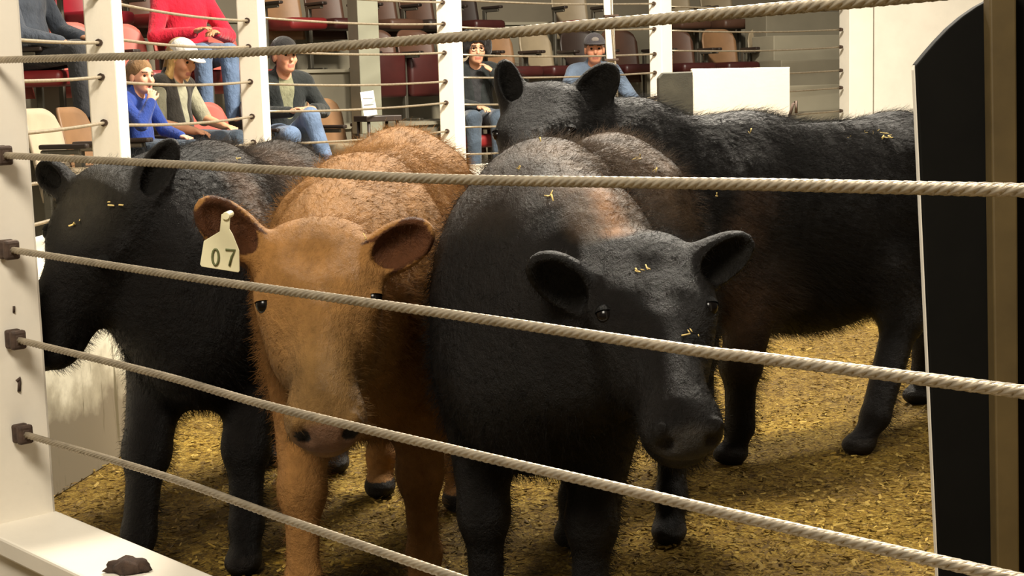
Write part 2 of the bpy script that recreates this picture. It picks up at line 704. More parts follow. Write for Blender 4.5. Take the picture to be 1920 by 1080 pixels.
    fd.chain([(crest0 + throat0) / 2, (cm + tm) / 2, (cr + th) / 2], [0.16, 0.135, 0.10 * hs], k=0.08)

    def he(a, b, c, ra, rb, rc, k=0.03, op='add'):
        fd.ell(H(a, b, c), np.array([ra, rb, rc]) * hs, Rh, k, op)
    # head
    he(0.09, 0, -0.080, 0.130, 0.108, 0.082, 0.04)
    for sd in (-1, 1):
        he(0.055, sd * 0.062, -0.062, 0.085, 0.052, 0.060, 0.05)
        he(0.140, sd * 0.066, -0.062, 0.075, 0.046, 0.055, 0.05)
    he(-0.002, 0, -0.058, 0.050, 0.092, 0.060, 0.04)
    he(0.03, 0, -0.06, 0.05, 0.104, 0.055, 0.04)
    fd.cone(H(0.15, 0, -0.095), H(0.34, 0, -0.080), 0.088 * hs, 0.062 * hs, 0.05)
    fd.cone(H(0.20, 0, -0.050), H(0.38, 0, -0.058), 0.045 * hs, 0.042 * hs, 0.04)
    he(0.405, 0, -0.082, 0.066, 0.080, 0.062, 0.035)
    he(0.385, 0, -0.138, 0.065, 0.058, 0.036, 0.03)
    fd.cone(H(0.16, 0, -0.175), H(0.36, 0, -0.125), 0.068 * hs, 0.048 * hs, 0.05)
    for sd in (-1, 1):
        he(0.16, sd * 0.064, -0.140, 0.110, 0.044, 0.085, 0.05)
        he(0.128, sd * 0.104, -0.044, 0.042, 0.018, 0.016, 0.03)
        he(0.462, sd * 0.046, -0.058, 0.024, 0.017, 0.018, 0.010, 'sub')
        he(0.436, sd * 0.054, -0.046, 0.014, 0.014, 0.028, 0.015)
        fd.cone(H(0.36, sd * 0.070, -0.125), H(0.44, sd * 0.05, -0.112), 0.007 * hs, 0.006 * hs, 0.01, 'sub')
    fd.cone(H(0.458, -0.05, -0.112), H(0.458, 0.05, -0.112), 0.007 * hs, 0.007 * hs, 0.01, 'sub')
    # ears
    ear_frames = []
    for (eb, et, wid, opn) in ears:
        b, tp = L(eb), L(et)
        a = nv(tp - b)
        o = Rw @ nv(opn)
        o = nv(o - a * (o @ a))
        s = np.cross(o, a)
        Re = np.stack([a, s, o], 1)
        ln = np.linalg.norm(tp - b)
        c = (b + tp) / 2
        fd.cone(b - a * 0.05, c - a * ln * 0.15, 0.030, 0.034, 0.03)
        fd.ell(c, (ln * 0.56, wid / 2, 0.030), Re, 0.03)
        fd.ell(c + a * ln * 0.06 + o * 0.026, (ln * 0.46, wid / 2 - 0.013, 0.034), Re, 0.008, 'sub')
        ear_frames.append((c, Re, ln, wid))
    # tail
    if tail:
        tp = [np.array([-0.64, 0, 0.97 * S])] + [np.array(q) for q in tail]
        fd.chain(tp, [0.035, 0.026, 0.020, 0.018, 0.03][:len(tp)], k=0.03)
    vs, fs = fd.mesh()
    vs = relax(vs, fs, 2, 0.5)
    o = np_mesh(name, vs, fs, mat)
    o.matrix_world = Matrix.Translation(Vector(O)) @ Matrix(((fx[0], ly[0], 0), (fx[1], ly[1], 0), (0, 0, 1))).to_4x4()
    tag(o, label, 'cow')
    # colours of the coat itself, with shade painted into the nostrils
    rng = np.random.default_rng(seed)
    base = np.tile(np.array(colors['coat'], float), (len(vs), 1))
    q = (vs - pl) @ Rh / hs                     # head coordinates: along, left, out
    if patches:
        for (c, r, col, amt) in patches:
            d = np.sqrt((((vs - np.array(c)) / np.array(r)) ** 2).sum(1))
            wgt = np.clip(1.35 - d, 0, 1)[:, None] * amt
            base = base * (1 - wgt) + np.array(col) * wgt
    if 'face' in colors:
        wgt = np.clip((q[:, 0] - 0.10) / 0.22, 0, 1) * (np.abs(q[:, 1]) < 0.16) * (q[:, 0] < 0.6) * (np.abs(q[:, 2]) < 0.28)
        base = base * (1 - wgt[:, None]) + np.array(colors['face']) * wgt[:, None]
    nose = np.clip(1 - np.sqrt(((q[:, 0] - 0.455) / 0.045) ** 2 + (q[:, 1] / 0.075) ** 2 + ((q[:, 2] + 0.075) / 0.06) ** 2), 0, 1)
    nose = np.clip(nose * 3, 0, 1)[:, None]
    base = base * (1 - nose) + np.array(colors['nose']) * nose
    if 'forehead' in colors:
        wgt = np.clip(1.2 - np.sqrt(((q[:, 0] - 0.05) / 0.11) ** 2 + (q[:, 1] / 0.11) ** 2 + ((q[:, 2] + 0.02) / 0.08) ** 2), 0, 1)[:, None]
        base = base * (1 - wgt) + np.array(colors['forehead']) * wgt
    for (c, Re, ln, wid) in ear_frames:
        e = (vs - c) @ Re
        m = (np.abs(e[:, 0]) < ln * 0.5) & (np.abs(e[:, 1]) < wid / 2 - 0.008) & (e[:, 2] > -0.012) & (e[:, 2] < 0.024)
        base[m] = colors['ear_in']
    for sd in (-1, 1):
        m = ((q[:, 0] - 0.455) / 0.024) ** 2 + ((q[:, 1] - sd * 0.046) / 0.017) ** 2 + ((q[:, 2] + 0.060) / 0.017) ** 2 < 1.0
        base[m] = (0.008, 0.006, 0.005)  # shade put into the colour so the nostril holes look deeper
    hm = vs[:, 2] < 0.055
    base[hm] = (0.012, 0.010, 0.008)
    set_color(o, base)
    # eyes, set where the side of the face turns forward, under a lid
    for sd in (-1, 1):
        near = np.nonzero((np.abs(q[:, 0] - 0.158) < 0.012) & (q[:, 1] * sd > 0.05) & (q[:, 1] * sd < 0.16) & (np.abs(q[:, 2]) < 0.15))[0]
        nd = np.array([0.0, 0.72 * sd, 0.69])
        k = near[np.argmax(q[near] @ nd)]
        ec = q[k] - nd * 0.012
        ec[0] = 0.158
        for nm_, sz, m_ in (('eye', 1.0, M['eye']), ('eyelid', 1.16, mat)):
            bm = bmesh.new()
            bmesh.ops.create_uvsphere(bm, u_segments=20, v_segments=14, radius=1.0)
            if nm_ == 'eyelid':
                bmesh.ops.bisect_plane(bm, geom=list(bm.verts) + list(bm.edges) + list(bm.faces), plane_co=(-0.20, 0, 0), plane_no=(1, 0, -0.35), clear_outer=True)
            for vv in bm.verts:
                vv.co = Vector(Rh @ (np.array(vv.co) * np.array([0.020, 0.017, 0.017]) * hs * sz))
            e = bm_obj(nm_, bm, m_, o, True)
            e.location = Vector(H(ec[0], ec[1], ec[2]))
            if nm_ == 'eyelid':
                set_color(e, np.tile(np.array(colors['coat']) * 0.8, (len(e.data.vertices), 1)))
    # the coat's short hair, combed back and down
    if fur:
        mask = np.ones(len(vs))
        mask[hm] = 0
        mask[(nose[:, 0] > 0.15)] = 0
        onhead = (q[:, 0] > -0.06) & (q[:, 0] < 0.55) & (np.abs(q[:, 1]) < 0.2) & (np.abs(q[:, 2]) < 0.25)
        ln = np.where(vs[:, 2] < 0.5, 0.55, 1.0) * mask
        ln[onhead] *= 0.38
        poll_m = onhead & (q[:, 0] < 0.10)
        ln[poll_m] *= poll_hair
        for (c, Re, l_, wid) in ear_frames:
            e = (vs - c) @ Re
            m = (np.abs(e[:, 0]) < l_ * 0.6) & (np.abs(e[:, 1]) < wid * 0.6) & (np.abs(e[:, 2]) < 0.05)
            ln[m] = 0.35
        vg = o.vertex_groups.new(name='hair_length')
        for lv in np.unique(np.round(ln, 2)):
            ids = np.nonzero(np.abs(np.round(ln, 2) - lv) < 1e-6)[0]
            vg.add([int(i) for i in ids], float(lv), 'REPLACE')
        md = o.modifiers.new('coat_hair', 'PARTICLE_SYSTEM')
        ps = o.particle_systems[-1]
        ps.seed = seed
        ps.vertex_group_length = 'hair_length'
        st = ps.settings
        st.type = 'HAIR'
        st.count = fur
        st.hair_length = 0.011 * fur_len
        st.hair_step = 3
        st.display_step = 2
        st.render_step = 3
        st.use_advanced_hair = True
        st.emit_from = 'FACE'
        st.use_modifier_stack = False
        st.normal_factor = 0.006
        st.object_align_factor = (-0.013, 0.0, -0.006)
        st.factor_random = 0.006
        st.brownian_factor = 0.006
        st.root_radius = 0.8
        st.tip_radius = 0.2
        st.radius_scale = 0.001
        st.material = 1
    return o, dict(L=L, H=H, Rh=Rh, Rw=Rw, O=O, hs=hs, u=u, v=v, w=w, vs=vs, base=base)


# ------------------------------------------------------------------ the setting: ring floor, ring wall, stands
def plane_obj(name, x0, x1, y0, y1, z, mat, kind='structure', n=1):
    bm = bmesh.new()
    bmesh.ops.create_grid(bm, x_segments=n, y_segments=n, size=0.5)
    for q in bm.verts:
        q.co = Vector((x0 + (q.co.x + 0.5) * (x1 - x0), y0 + (q.co.y + 0.5) * (y1 - y0), z))
    return tag(bm_obj(name, bm, mat), kind=kind)


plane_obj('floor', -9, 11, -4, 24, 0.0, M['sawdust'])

# ring corners, seen from above, from the near post round the far side
RING = [Vector((-1.19, 3.42)), Vector((-2.235, 5.4))] + [P(x, 150, Y).xy for x, Y in ((201, 7.84), (477, 10.3), (846, 12.5), (1240, 14.3), (1583, 15.3))] + [Vector((8.0, 16.3))]


def offset_line(d):
    """the ring's outline moved outward by d"""
    out = []
    for i, p in enumerate(RING):
        ns = []
        for a, b in ((i - 1, i), (i, i + 1)):
            if a >= 0 and b < len(RING):
                t_ = (RING[b] - RING[a]).normalized()
                ns.append(Vector((-t_.y, t_.x)))
        if len(ns) == 1:
            out.append(p + ns[0] * d)
        else:
            m = (ns[0] + ns[1]).normalized()
            out.append(p + m * (d / max(0.5, m.dot(ns[0]))))
    return out


def strip(name, d0, d1, z0, z1, mat, i0=0, i1=None):
    """a solid band that follows the ring between two offsets"""
    a, b = offset_line(d0), offset_line(d1)
    a, b = a[i0:i1], b[i0:i1]
    bm = bmesh.new()
    rows = []
    for p, q in zip(a, b):
        rows.append([bm.verts.new((p.x, p.y, z0)), bm.verts.new((q.x, q.y, z0)), bm.verts.new((q.x, q.y, z1)), bm.verts.new((p.x, p.y, z1))])
    for r, s in zip(rows, rows[1:]):
        for k in range(4):
            bm.faces.new((r[k], s[k], s[(k + 1) % 4], r[(k + 1) % 4]))
    bm.faces.new(rows[0])
    bm.faces.new(list(reversed(rows[-1])))
    return tag(bm_obj(name, bm, mat), kind='structure')


ROWZ = (0.30, 0.92, 1.42, 1.92)
ROWD = (0.0, 1.05, 1.95, 2.85, 3.75)
strip('wall_ring', 0.098, 0.148, 0.0, 0.56, M['white_wall'])
for i in range(4):
    strip('floor_stand_%d' % (i + 1), ROWD[i] + (0.155 if i == 0 else 0.0), ROWD[i + 1], 0.0 if i == 0 else ROWZ[i - 1] - 0.02, ROWZ[i] - 0.03, M['riser'])
    strip('trim_step_%d' % (i + 1), ROWD[i] + (0.155 if i == 0 else -0.03), ROWD[i + 1], ROWZ[i] - 0.03, ROWZ[i], M['riser_light'])
strip('wall_hall', 3.75, 3.95, 0.0, 4.2, M['backwall'])

# the white wall of the auction block at the right end of the ring
wl = P(1581, 120, 15.25)
pw = RING[6]
dw = (RING[7] - RING[6]).normalized()
nw = Vector((-dw.y, dw.x))
bm = bmesh.new()
add_box(bm, (pw.x + dw.x * 0.13, pw.y + dw.y * 0.13, 1.35), (0.26, 0.24, 2.7), math.atan2(dw.y, dw.x), 0.006)
tag(bm_obj('trim_corner', bm, M['white_wall']), kind='structure')
bm = bmesh.new()
add_box(bm, (pw.x + dw.x * 2.46, pw.y + dw.y * 2.46, 1.35), (4.45, 0.10, 2.7), math.atan2(dw.y, dw.x), 0.004)
tag(bm_obj('wall_right', bm, M['white_wall']), kind='structure')

# a low white kick wall inside, left, with its foot smeared grey
t = NT('smeared_white_board')
tc = t.n('ShaderNodeTexCoord')
sx = t.n('ShaderNodeSeparateXYZ')
t.l(tc.outputs['Object'], sx.inputs[0])
add = t.n('ShaderNodeMath', operation='MULTIPLY_ADD')
t.l(t.noise(5, 5, 0.6), add.inputs[0])
add.inputs[1].default_value = -0.42
t.l(sx.outputs['Z'], add.inputs[2])
smear = t.ramp(add.outputs[0], [(0.0, s2l((128, 118, 100))), (0.10, s2l((186, 178, 156))), (0.16, s2l((236, 230, 208)))])
dr = t.noise(14, 5, 0.6, stretch=(1, 1.6, 0.16))
drip = t.ramp(dr, [(0.60, (0, 0, 0)), (0.66, (0.8, 0.8, 0.8))])
t.col(t.mix(drip, smear, s2l((92, 84, 60))))
t.set(0.6)
M['smeared'] = t.m
ka, kb = PZ(92, 940, 0), PZ(268, 831, 0)
kd = (kb - ka).normalized()
bm = bmesh.new()
kc = (ka + kb) / 2
add_box(bm, (kc.x - 0.025, kc.y, 0.31), ((kb - ka).length, 0.05, 0.62), math.atan2(kd.y, kd.x), 0.004)
tag(bm_obj('kick_board', bm, M['smeared']), 'white plank board with dung smears and drips at its foot, behind the leftmost cow', 'board')

# ------------------------------------------------------------------ far ring posts and their cables
POST_W = 0.155
posts = []
for i in range(2, 6):
    p = RING[i]
    t1, t2 = (p - RING[i - 1]).normalized(), (RING[i + 1] - p).normalized()
    posts.append((i, p, t1))
POST_LABEL = {
    1: 'white square ring post out at the left edge, nearer than the boy',
    2: 'white square ring post left of the boy in blue',
    3: 'white square ring post between the woman in a cap and the man in black',
    4: 'white square ring post left of the woman with glasses, above the tan cow',
    5: 'white square ring post beside the dark padded end of the far white barrier',
}
post_rot = {}
for i in (1, 2, 3, 4, 5):
    p = RING[i]
    t1 = (p - RING[i - 1]).normalized()
    t2 = (RING[i + 1] - p).normalized()
    rz = math.atan2(t1.y, t1.x)
    post_rot[i] = rz
    o = box('ring_post', (0, 0, 1.5), (POST_W, POST_W, 3.0), M['white'], None, 0, 0.008)
    o.location = (p.x, p.y, 0)
    o.rotation_euler = (0, 0, rz)
    tag(o, POST_LABEL[i], 'post', 'white posts round the ring')

# heights of the far cables above the floor, lowest first, and how each span is told apart
WZ = [0.66, 0.872, 1.082, 1.292, 1.502, 1.712, 1.922, 2.132]
SPAN = {1: 'before the empty cream seat', 2: 'before the boy and the capped woman',
        3: 'before the man in black', 4: 'before the woman with glasses', 5: 'before the grey aisle steps'}
ORD = ['lowest', 'second lowest', 'third lowest', 'fourth lowest', 'fifth lowest', 'sixth lowest', 'seventh lowest', 'topmost']
for sp in (1, 2, 3, 4, 5):
    a, b = RING[sp], RING[sp + 1]
    d = (b - a).normalized()
    a2 = a + d * POST_W * 0.45
    b2 = b - d * POST_W * 0.50
    if sp == 5:
        b2 = b - d * 0.035
    for k, z in enumerate(WZ):
        if sp == 5 and k < 1:
            continue
        dz = (0.012 * ((k * 7 + sp * 3) % 5 - 2))
        root = empty('steel_cable', (a2.x, a2.y, z), 'thin grey cable, %s of its span, %s' % (ORD[k], SPAN[sp]), 'cable', 'cables of the far ring fence')
        e = Vector((b2.x - a2.x, b2.y - a2.y, dz * 0.4))
        pts = [e * u + Vector((0, 0, -0.02 * 4 * u * (1 - u) + dz * 0.6)) for u in np.linspace(0, 1, 13)]
        tube('rope', pts, 0.0085, M['steel'], root, 8)
        bm = bmesh.new()
        bmesh.ops.create_cone(bm, cap_ends=True, segments=8, radius1=0.02, radius2=0.016, depth=0.03)
        bmesh.ops.transform(bm, matrix=Matrix.Translation(pts[-1] - e.normalized() * 0.006) @ e.to_track_quat('Z', 'Y').to_matrix().to_4x4(), verts=bm.verts)
        bm_obj('clamp', bm, M['clamp'], root)

# white pole standing at the far fence, in front of the man in blue
root = empty('white_pole', tuple(P(1150, 235, 13.75).xy) + (0,), 'thin white pole with a cable strapped to it, before the man in blue', 'pole')
top, bot = P(1137, -60, 13.75), P(1152, 232, 13.75)
base = Vector((root.location.x, root.location.y, 0))
low = bot + (bot - top).normalized() * (bot.z / ((top - bot).normalized().z)) * 1.0
tube('shaft', [low - base, bot - base, top - base], 0.043, M['white'], root, 12)
tube('strap_cable', [P(1160, 238, 13.69) - base, P(1156, 150, 13.67) - base, P(1149, 60, 13.68) - base, P(1146, -60, 13.68) - base], 0.010, M['steel'], root, 8)
for yy in (112, 30):
    c = P(1146, yy, 13.72) - base
    box('band', c, (0.13, 0.12, 0.02), M['clamp'], root, 0, 0.003)

# ------------------------------------------------------------------ the near fence: post, curb and twisted cables
NA = P(107, 975, 3.43).xy                        # the post's right rear corner
ND = (PZ(355, 1080, 0.24).xy - PZ(107, 975, 0.24).xy).normalized()       # along the near fence, to the right and nearer
NN = Vector((ND.y, -ND.x))                       # toward the camera side
rz = math.atan2(ND.y, ND.x)
pc = NA - ND * 0.10 + NN * 0.10
o = box('ring_post', (0, 0, 1.5), (0.20, 0.20, 3.0), M['white'], None, 0, 0.008)
o.location = (pc.x, pc.y, 0)
o.rotation_euler = (0, 0, rz)
tag(o, 'nearest white square ring post, filling the left edge, with four cable clamps', 'post', 'white posts round the ring')
# curb
root = empty('curb', (NA.x, NA.y, 0), 'white painted curb board along the foot of the near fence', 'curb', rz=rz)
box('cap_board', (1.75, -0.09, 0.2175), (3.7, 0.19, 0.045), M['curb'], root, 0, 0.006)
box('face_board', (1.75, -0.10, 0.0975), (3.68, 0.13, 0.195), M['curb'], root, 0, 0.004)
# clods on the curb
def clod(name, c, r, label, mat, seed):
    rng = random.Random(seed)
    bm = bmesh.new()
    bmesh.ops.create_icosphere(bm, subdivisions=3, radius=1)
    ph = [rng.uniform(0, 6) for _ in range(6)]
    for q in bm.verts:
        n = q.co.copy()
        k = 1 + 0.22 * math.sin(3 * n.x + ph[0]) * math.cos(4 * n.y + ph[1]) + 0.16 * math.sin(7 * n.x + ph[2]) * math.sin(6 * n.z + ph[3]) + 0.10 * math.sin(11 * n.y + ph[4])
        q.co = Vector((n.x * r[0] * k, n.y * r[1] * k, max(-0.5, n.z * k) * r[2]))
    o = bm_obj(name, bm, mat, None, True)
    o.location = c
    return tag(o, label, 'dirt clod')


M['dung'] = simple('dried_dung', (66, 50, 40), 0.9, 0, 0.45, 50, 0.5)
cp = PZ(241, 1073, 0.24)
clod('dirt_clod', (cp.x, cp.y, 0.252), (0.040, 0.022, 0.020), 'dark dried dirt clod lying on the white curb', M['dung'], 3)

FA = pc + ND * 0.10 - NN * 0.02                              # cables end in the middle of the post's right face
plane_a = Vector((FA.x, FA.y, 0))
plane_n = Vector((NN.x, NN.y, 0))
NEAR = [
    ('topmost', [(-6, 112), (300, 104), (470, 98), (840, 71), (1100, 48), (1340, 27), (1640, 0), (2075, -42)]),
    ('second from the top', [(4, 291), (250, 304), (500, 318), (800, 335), (1220, 343), (1420, 346), (1920, 357), (2075, 361)]),
    ('third from the top', [(18, 468), (340, 518), (500, 541), (860, 592), (1300, 657), (1420, 671), (1920, 735), (2075, 755)]),
    ('second from the bottom', [(28, 636), (300, 703), (500, 760), (869, 848), (1150, 913), (1411, 974), (1878, 1079), (2075, 1125)]),
    ('lowest', [(37, 812), (302, 891), (533, 973), (847, 1080), (1100, 1164), (1500, 1297), (2075, 1488)]),
]
for nm, px in NEAR:
    pts = [PP(x, y, plane_a, plane_n) for x, y in px]
    pts[0] = Vector((FA.x, FA.y, pts[0].z))
    root = empty('steel_cable', pts[0], 'thick twisted grey cable of the near fence, %s of its five' % nm, 'cable', 'cables of the near ring fence')
    pts = smooth_poly(pts, 10)
    rel = [q - pts[0] for q in pts]
    V, Q = rope_np(rel, 0.0080, 0.092)
    np_mesh('rope', V, Q, M['steel'], root)
    if nm != 'topmost':
        bm = bmesh.new()
        d = (rel[3]).normalized()
        for s in (0.012, 0.038):
            add_box(bm, d * s, (0.018, 0.036, 0.044), 0, 0.006, rot=d.to_track_quat('X', 'Z').to_matrix().to_4x4())
        add_box(bm, d * 0.025, (0.046, 0.024, 0.030), 0, 0.006, rot=d.to_track_quat('X', 'Z').to_matrix().to_4x4())
        bm_obj('clamp', bm, M['clamp'], root)
# the post that carries their other ends, just past the right edge
pe = PP(2075, 500, plane_a, plane_n)
o = box('ring_post', (0, 0, 1.5), (0.20, 0.20, 3.0), M['white'], None, 0, 0.008)
ec = Vector((pe.x, pe.y)) + ND * 0.10
o.location = (ec.x, ec.y, 0)
o.rotation_euler = (0, 0, rz)
tag(o, 'white ring post just past the right edge that holds the near cables', 'post', 'white posts round the ring')

# ------------------------------------------------------------------ shields inside the ring
Ysh = 3.05
root = empty('shield', tuple(P(1790, 1000, Ysh).xy) + (0,), 'tall black painted wooden shield with a rounded top, standing nearest at the right', 'shield')
b0 = Vector((root.location.x, root.location.y, 0))
arc = [(1718, 122), (1736, 100), (1756, 77), (1780, 52), (1806, 30), (1832, 12), (1858, -2), (1890, -14)]
poly = [P(x, y, Ysh) - b0 for x, y in arc]
rb = P(1893, 1080, Ysh) - b0
lb = P(1762, 1080, Ysh) - b0
ext = 0.0
lo_l = lb + (lb - poly[0]).normalized() * (lb.z / ((poly[0] - lb).normalized().z))
lo_r = Vector((rb.x, rb.y, 0))
poly2 = poly + [lo_r, Vector((lo_l.x, lo_l.y, 0))]
prism('panel', poly2, (0, 1, 0), 0.035, M['black_paint'], root, 0.003)
e0, e1 = poly[0], Vector((lo_l.x, lo_l.y, 0))
prism('worn_edge', [e0 + Vector((-0.002, 0.004, 0)), e1 + Vector((-0.002, 0.004, 0)), e1 + Vector((-0.004, 0.004, 0)), e0 + Vector((-0.004, 0.004, -0.01))], (0, 1, 0), 0.017, M['white_wall'], root)
q0, q1, q2, q3 = P(1856, -30, Ysh - 0.05) - b0, P(1870, 1080, Ysh - 0.05) - b0, P(1912, 1080, Ysh - 0.05) - b0, P(1906, -30, Ysh - 0.05) - b0
dn = lambda a: Vector((a.x, a.y, 0))
prism('upright', [q0, q1, dn(q1), dn(q2), q2, q3], (0, 1, 0), 0.045, M['olive_wood'], root, 0.004)
q0, q3 = P(1906, -30, Ysh) - b0, P(1990, -30, Ysh) - b0
prism('back_panel', [q0, dn(q0), dn(q3), q3], (0, 1, 0), 0.035, M['black_paint'], root, 0.003)

Yb = 9.6
root = empty('barrier', tuple(P(1300, 240, Yb).xy) + (0,), 'white wooden barrier with a dark padded end, far side of the ring', 'barrier')
b0 = Vector((root.location.x, root.location.y, 0))
def down(a):
    return Vector((a.x, a.y, 0))
q = [P(1297, 129, Yb + 0.02) - b0, P(1481, 126, Yb + 0.12) - b0]
prism('white_panel', [q[0], q[1], down(q[1]), down(q[0])], (0.02, 1, 0), 0.07, M['white_wall'], root, 0.004)
q = [P(1234, 146, Yb - 0.03) - b0, P(1243, 136, Yb - 0.03) - b0, P(1299, 134, Yb - 0.03) - b0]
prism('pad', [q[0], q[1], q[2], down(q[2]), down(q[0])], (0, 1, 0), 0.10, M['pad'], root, 0.008)
c = P(1487, 195, Yb + 0.1) - b0
tube('latch', [c + Vector((-0.03, 0, -0.1)), c + Vector((0.0, 0, 0.0)), c + Vector((0.02, 0, 0.02)), c + Vector((0.02, 0, -0.06))], 0.010, M['clamp'], root, 8)

# ------------------------------------------------------------------ shavings scattered on the floor
rng = np.random.default_rng(5)
N = 34000
yy = rng.uniform(0, 1, N)
Yf = 2.3 + 5.2 * yy ** 1.3
Xf = rng.uniform(-0.52, 0.52, N) * Yf * 0.9
keep = np.ones(N, bool)
for i in range(N):
    s = (Xf[i] - NA.x) * NN.x + (Yf[i] - NA.y) * NN.y
    keep[i] = s < -0.02
Xf, Yf = Xf[keep], Yf[keep]
N = len(Xf)
ang = rng.uniform(0, 2 * PI, N)
ln = rng.uniform(0.004, 0.014, N)
wd = rng.uniform(0.0012, 0.0035, N)
tl = rng.normal(0, 0.35, N)
z0 = rng.uniform(0.002, 0.012, N)
ca, sa = np.cos(ang), np.sin(ang)
V = np.zeros((N, 4, 3))
for k, (a, b) in enumerate(((-1, -1), (1, -1), (1, 1), (-1, 1))):
    V[:, k, 0] = Xf + ca * a * ln - sa * b * wd
    V[:, k, 1] = Yf + sa * a * ln + ca * b * wd
    V[:, k, 2] = z0 + a * ln * np.sin(tl) * 0.6 + b * wd * 0.6 + 0.003
V[:, :, 2] = np.maximum(V[:, :, 2], 0.001)
o = np_mesh('wood_shavings', V.reshape(-1, 3), np.arange(N * 4).reshape(N, 4), M['straw'], None, False)
base = np.array([s2l((132, 104, 34)), s2l((176, 148, 70)), s2l((96, 72, 22)), s2l((146, 116, 42))])
cc = base[rng.integers(0, 4, N)] * rng.uniform(0.8, 1.15, (N, 1))
set_color(o, np.repeat(cc, 4, 0))
t = NT('shavings')
at = t.n('ShaderNodeAttribute', attribute_name='tint')
t.col(t.mix(t.ramp(t.noise(1.1, 5, 0.6), [(0.38, (0.75,) * 3), (0.62, (0, 0, 0))]), at.outputs['Color'], s2l((90, 72, 36))))
t.set(0.8, 0, 0.2)
o.data.materials[0] = t.m
tag(o, 'yellow wood shavings strewn over the ring floor', 'shavings', kind='stuff')

# ------------------------------------------------------------------ the cows
BLK = dict(coat=(0.0050, 0.0042, 0.0034), nose=(0.030, 0.026, 0.022), ear_in=(0.006, 0.005, 0.004))
TAN = dict(coat=s2l((156, 112, 62)), face=s2l((124, 94, 54)), nose=s2l((104, 76, 56)), ear_in=s2l((78, 46, 24)))
cam_dir = (0, -1, 0.05)

cowB, fB = build_cow(
    'cow', 'tan orange cow facing the camera with a white tag in one ear',
    (-0.325, 3.80), (-0.07, -1), P(590, 430, 2.98), P(610, 800, 2.66), (1, -0.10, -0.20),
    [(P(486, 478, 2.98), P(376, 382, 2.94), 0.100, (0.2, -1, 0.1)), (P(694, 492, 2.98), P(806, 428, 2.95), 0.100, (-0.15, -1, -0.1))],
    {'fl': (-0.05, 0.0, 0.0), 'fr': (0.16, -0.0, 0.02), 'hl': (0.10, 0, 0), 'hr': (-0.05, 0, 0)},
    M['coat_tan'], TAN, 1, 1.08, front=0.955, rear=1.02)

cowM, fM = build_cow(
    'cow', 'black cow in the middle with brown back, head lowered and turned right',
    (0.158, 3.42), (-0.266, -0.964), P(1203, 456, 2.72), P(1306, 806, 2.40), (1, 0.34, 0.19),
    [(P(1098, 560, 2.70), P(1004, 486, 2.62), 0.098, (-0.35, -1, -0.05)), (P(1288, 520, 2.72), P(1406, 452, 2.74), 0.092, (0.1, -1, -0.25))],
    {'fl': (0.03, -0.02, 0.0), 'fr': (0.0, 0.0, 0.0), 'hl': (0.05, 0, 0), 'hr': (0.12, 0, 0)},
    M['coat_black'], BLK, 2, 1.08, girth=0.99, front=0.99,
    patches=[((0.0, 0.02, 1.04), (0.50, 0.24, 0.22), (0.085, 0.056, 0.035), 0.9)])

cowR, fR = build_cow(
    'cow', 'black cow standing side on at the right behind the others, head raised',
    (1.02, 4.98), (-0.85, -0.53), P(1018, 164, 4.50), P(950, 372, 4.16), (0.95, -0.30, 0.05),
    [(P(966, 208, 4.52), P(944, 116, 4.54), 0.090, (0.25, -1, 0.1)), (P(1072, 224, 4.55), P(1150, 126, 4.55), 0.125, (0.0, -1, 0.0))],
    {'fl': (0.03, 0.0, 0.0), 'fr': (-0.02, 0, 0.0), 'hl': (0.57, 0.16, 0.05), 'hr': (-0.14, 0, 0)},
    M['coat_black'], BLK, 3, 1.08, girth=1.0, belly=0.08, leg=1.28,
    patches=[((0.42, 0.16, 0.50), (0.16, 0.12, 0.20), (0.055, 0.033, 0.021), 0.8)])

cowL, fL = build_cow(
    'cow', 'black cow with curly poll at the far left, head behind the near post',
    (-0.75, 4.22), (-0.12, -0.993), P(184, 344, 3.56), P(6, 672, 3.47), (0.80, -0.60, -0.22),
    [(P(124, 352, 3.66), P(74, 308, 3.66), 0.07, (0.0, -1, 0.0)), (P(262, 376, 3.58), P(325, 266, 3.60), 0.085, (0.3, -1, 0.0))],
    {'fl': (0.10, 0.0, 0.0), 'fr': (0.18, -0.025, 0.0), 'hl': (0.05, 0, 0), 'hr': (-0.06, 0, 0)},
    M['coat_black'], dict(BLK, forehead=(0.034, 0.029, 0.019)), 4, 1.06, poll_hair=4.5, girth=0.93, belly=0.07, leg=1.15,
    patches=[((0.0, 0.05, 1.0), (0.34, 0.16, 0.16), (0.085, 0.055, 0.036), 0.9)])

# ear tag of the tan cow
bpy.context.view_layer.update()
TY = 2.885
tg = [P(x, y, TY) for x, y in ((415, 402), (431, 402), (430, 430), (436, 440), (448, 470), (449, 508), (447, 511), (378, 500), (375, 496), (382, 452), (412, 434))]
tag_o = prism('ear_tag', [cowB.matrix_world.inverted() @ p for p in tg], (cowB.matrix_world.inverted().to_3x3() @ Vector((0.05, 1, 0.05))).normalized(), 0.004, M['tag'], cowB, 0.0008)
tag_o['label'] = 'white plastic ear tag with faded number'
def ink_stroke(parent, name, pts, width, Y, mat):
    inv = cowB.matrix_world.inverted()
    V, Q = tube_np([inv @ P(x, y, Y) for x, y in pts], width, 6)
    return np_mesh(name, V, Q, mat, parent)
ink_stroke(tag_o, 'digit', [(404 + 6 * math.sin(a), 482 - 15 * math.cos(a)) for a in np.linspace(0, 2 * PI, 17)], 0.0024, TY - 0.001, M['ink'])
ink_stroke(tag_o, 'digit', [(423, 468), (440, 469), (434, 482), (430, 498)], 0.0024, TY - 0.001, M['ink'])
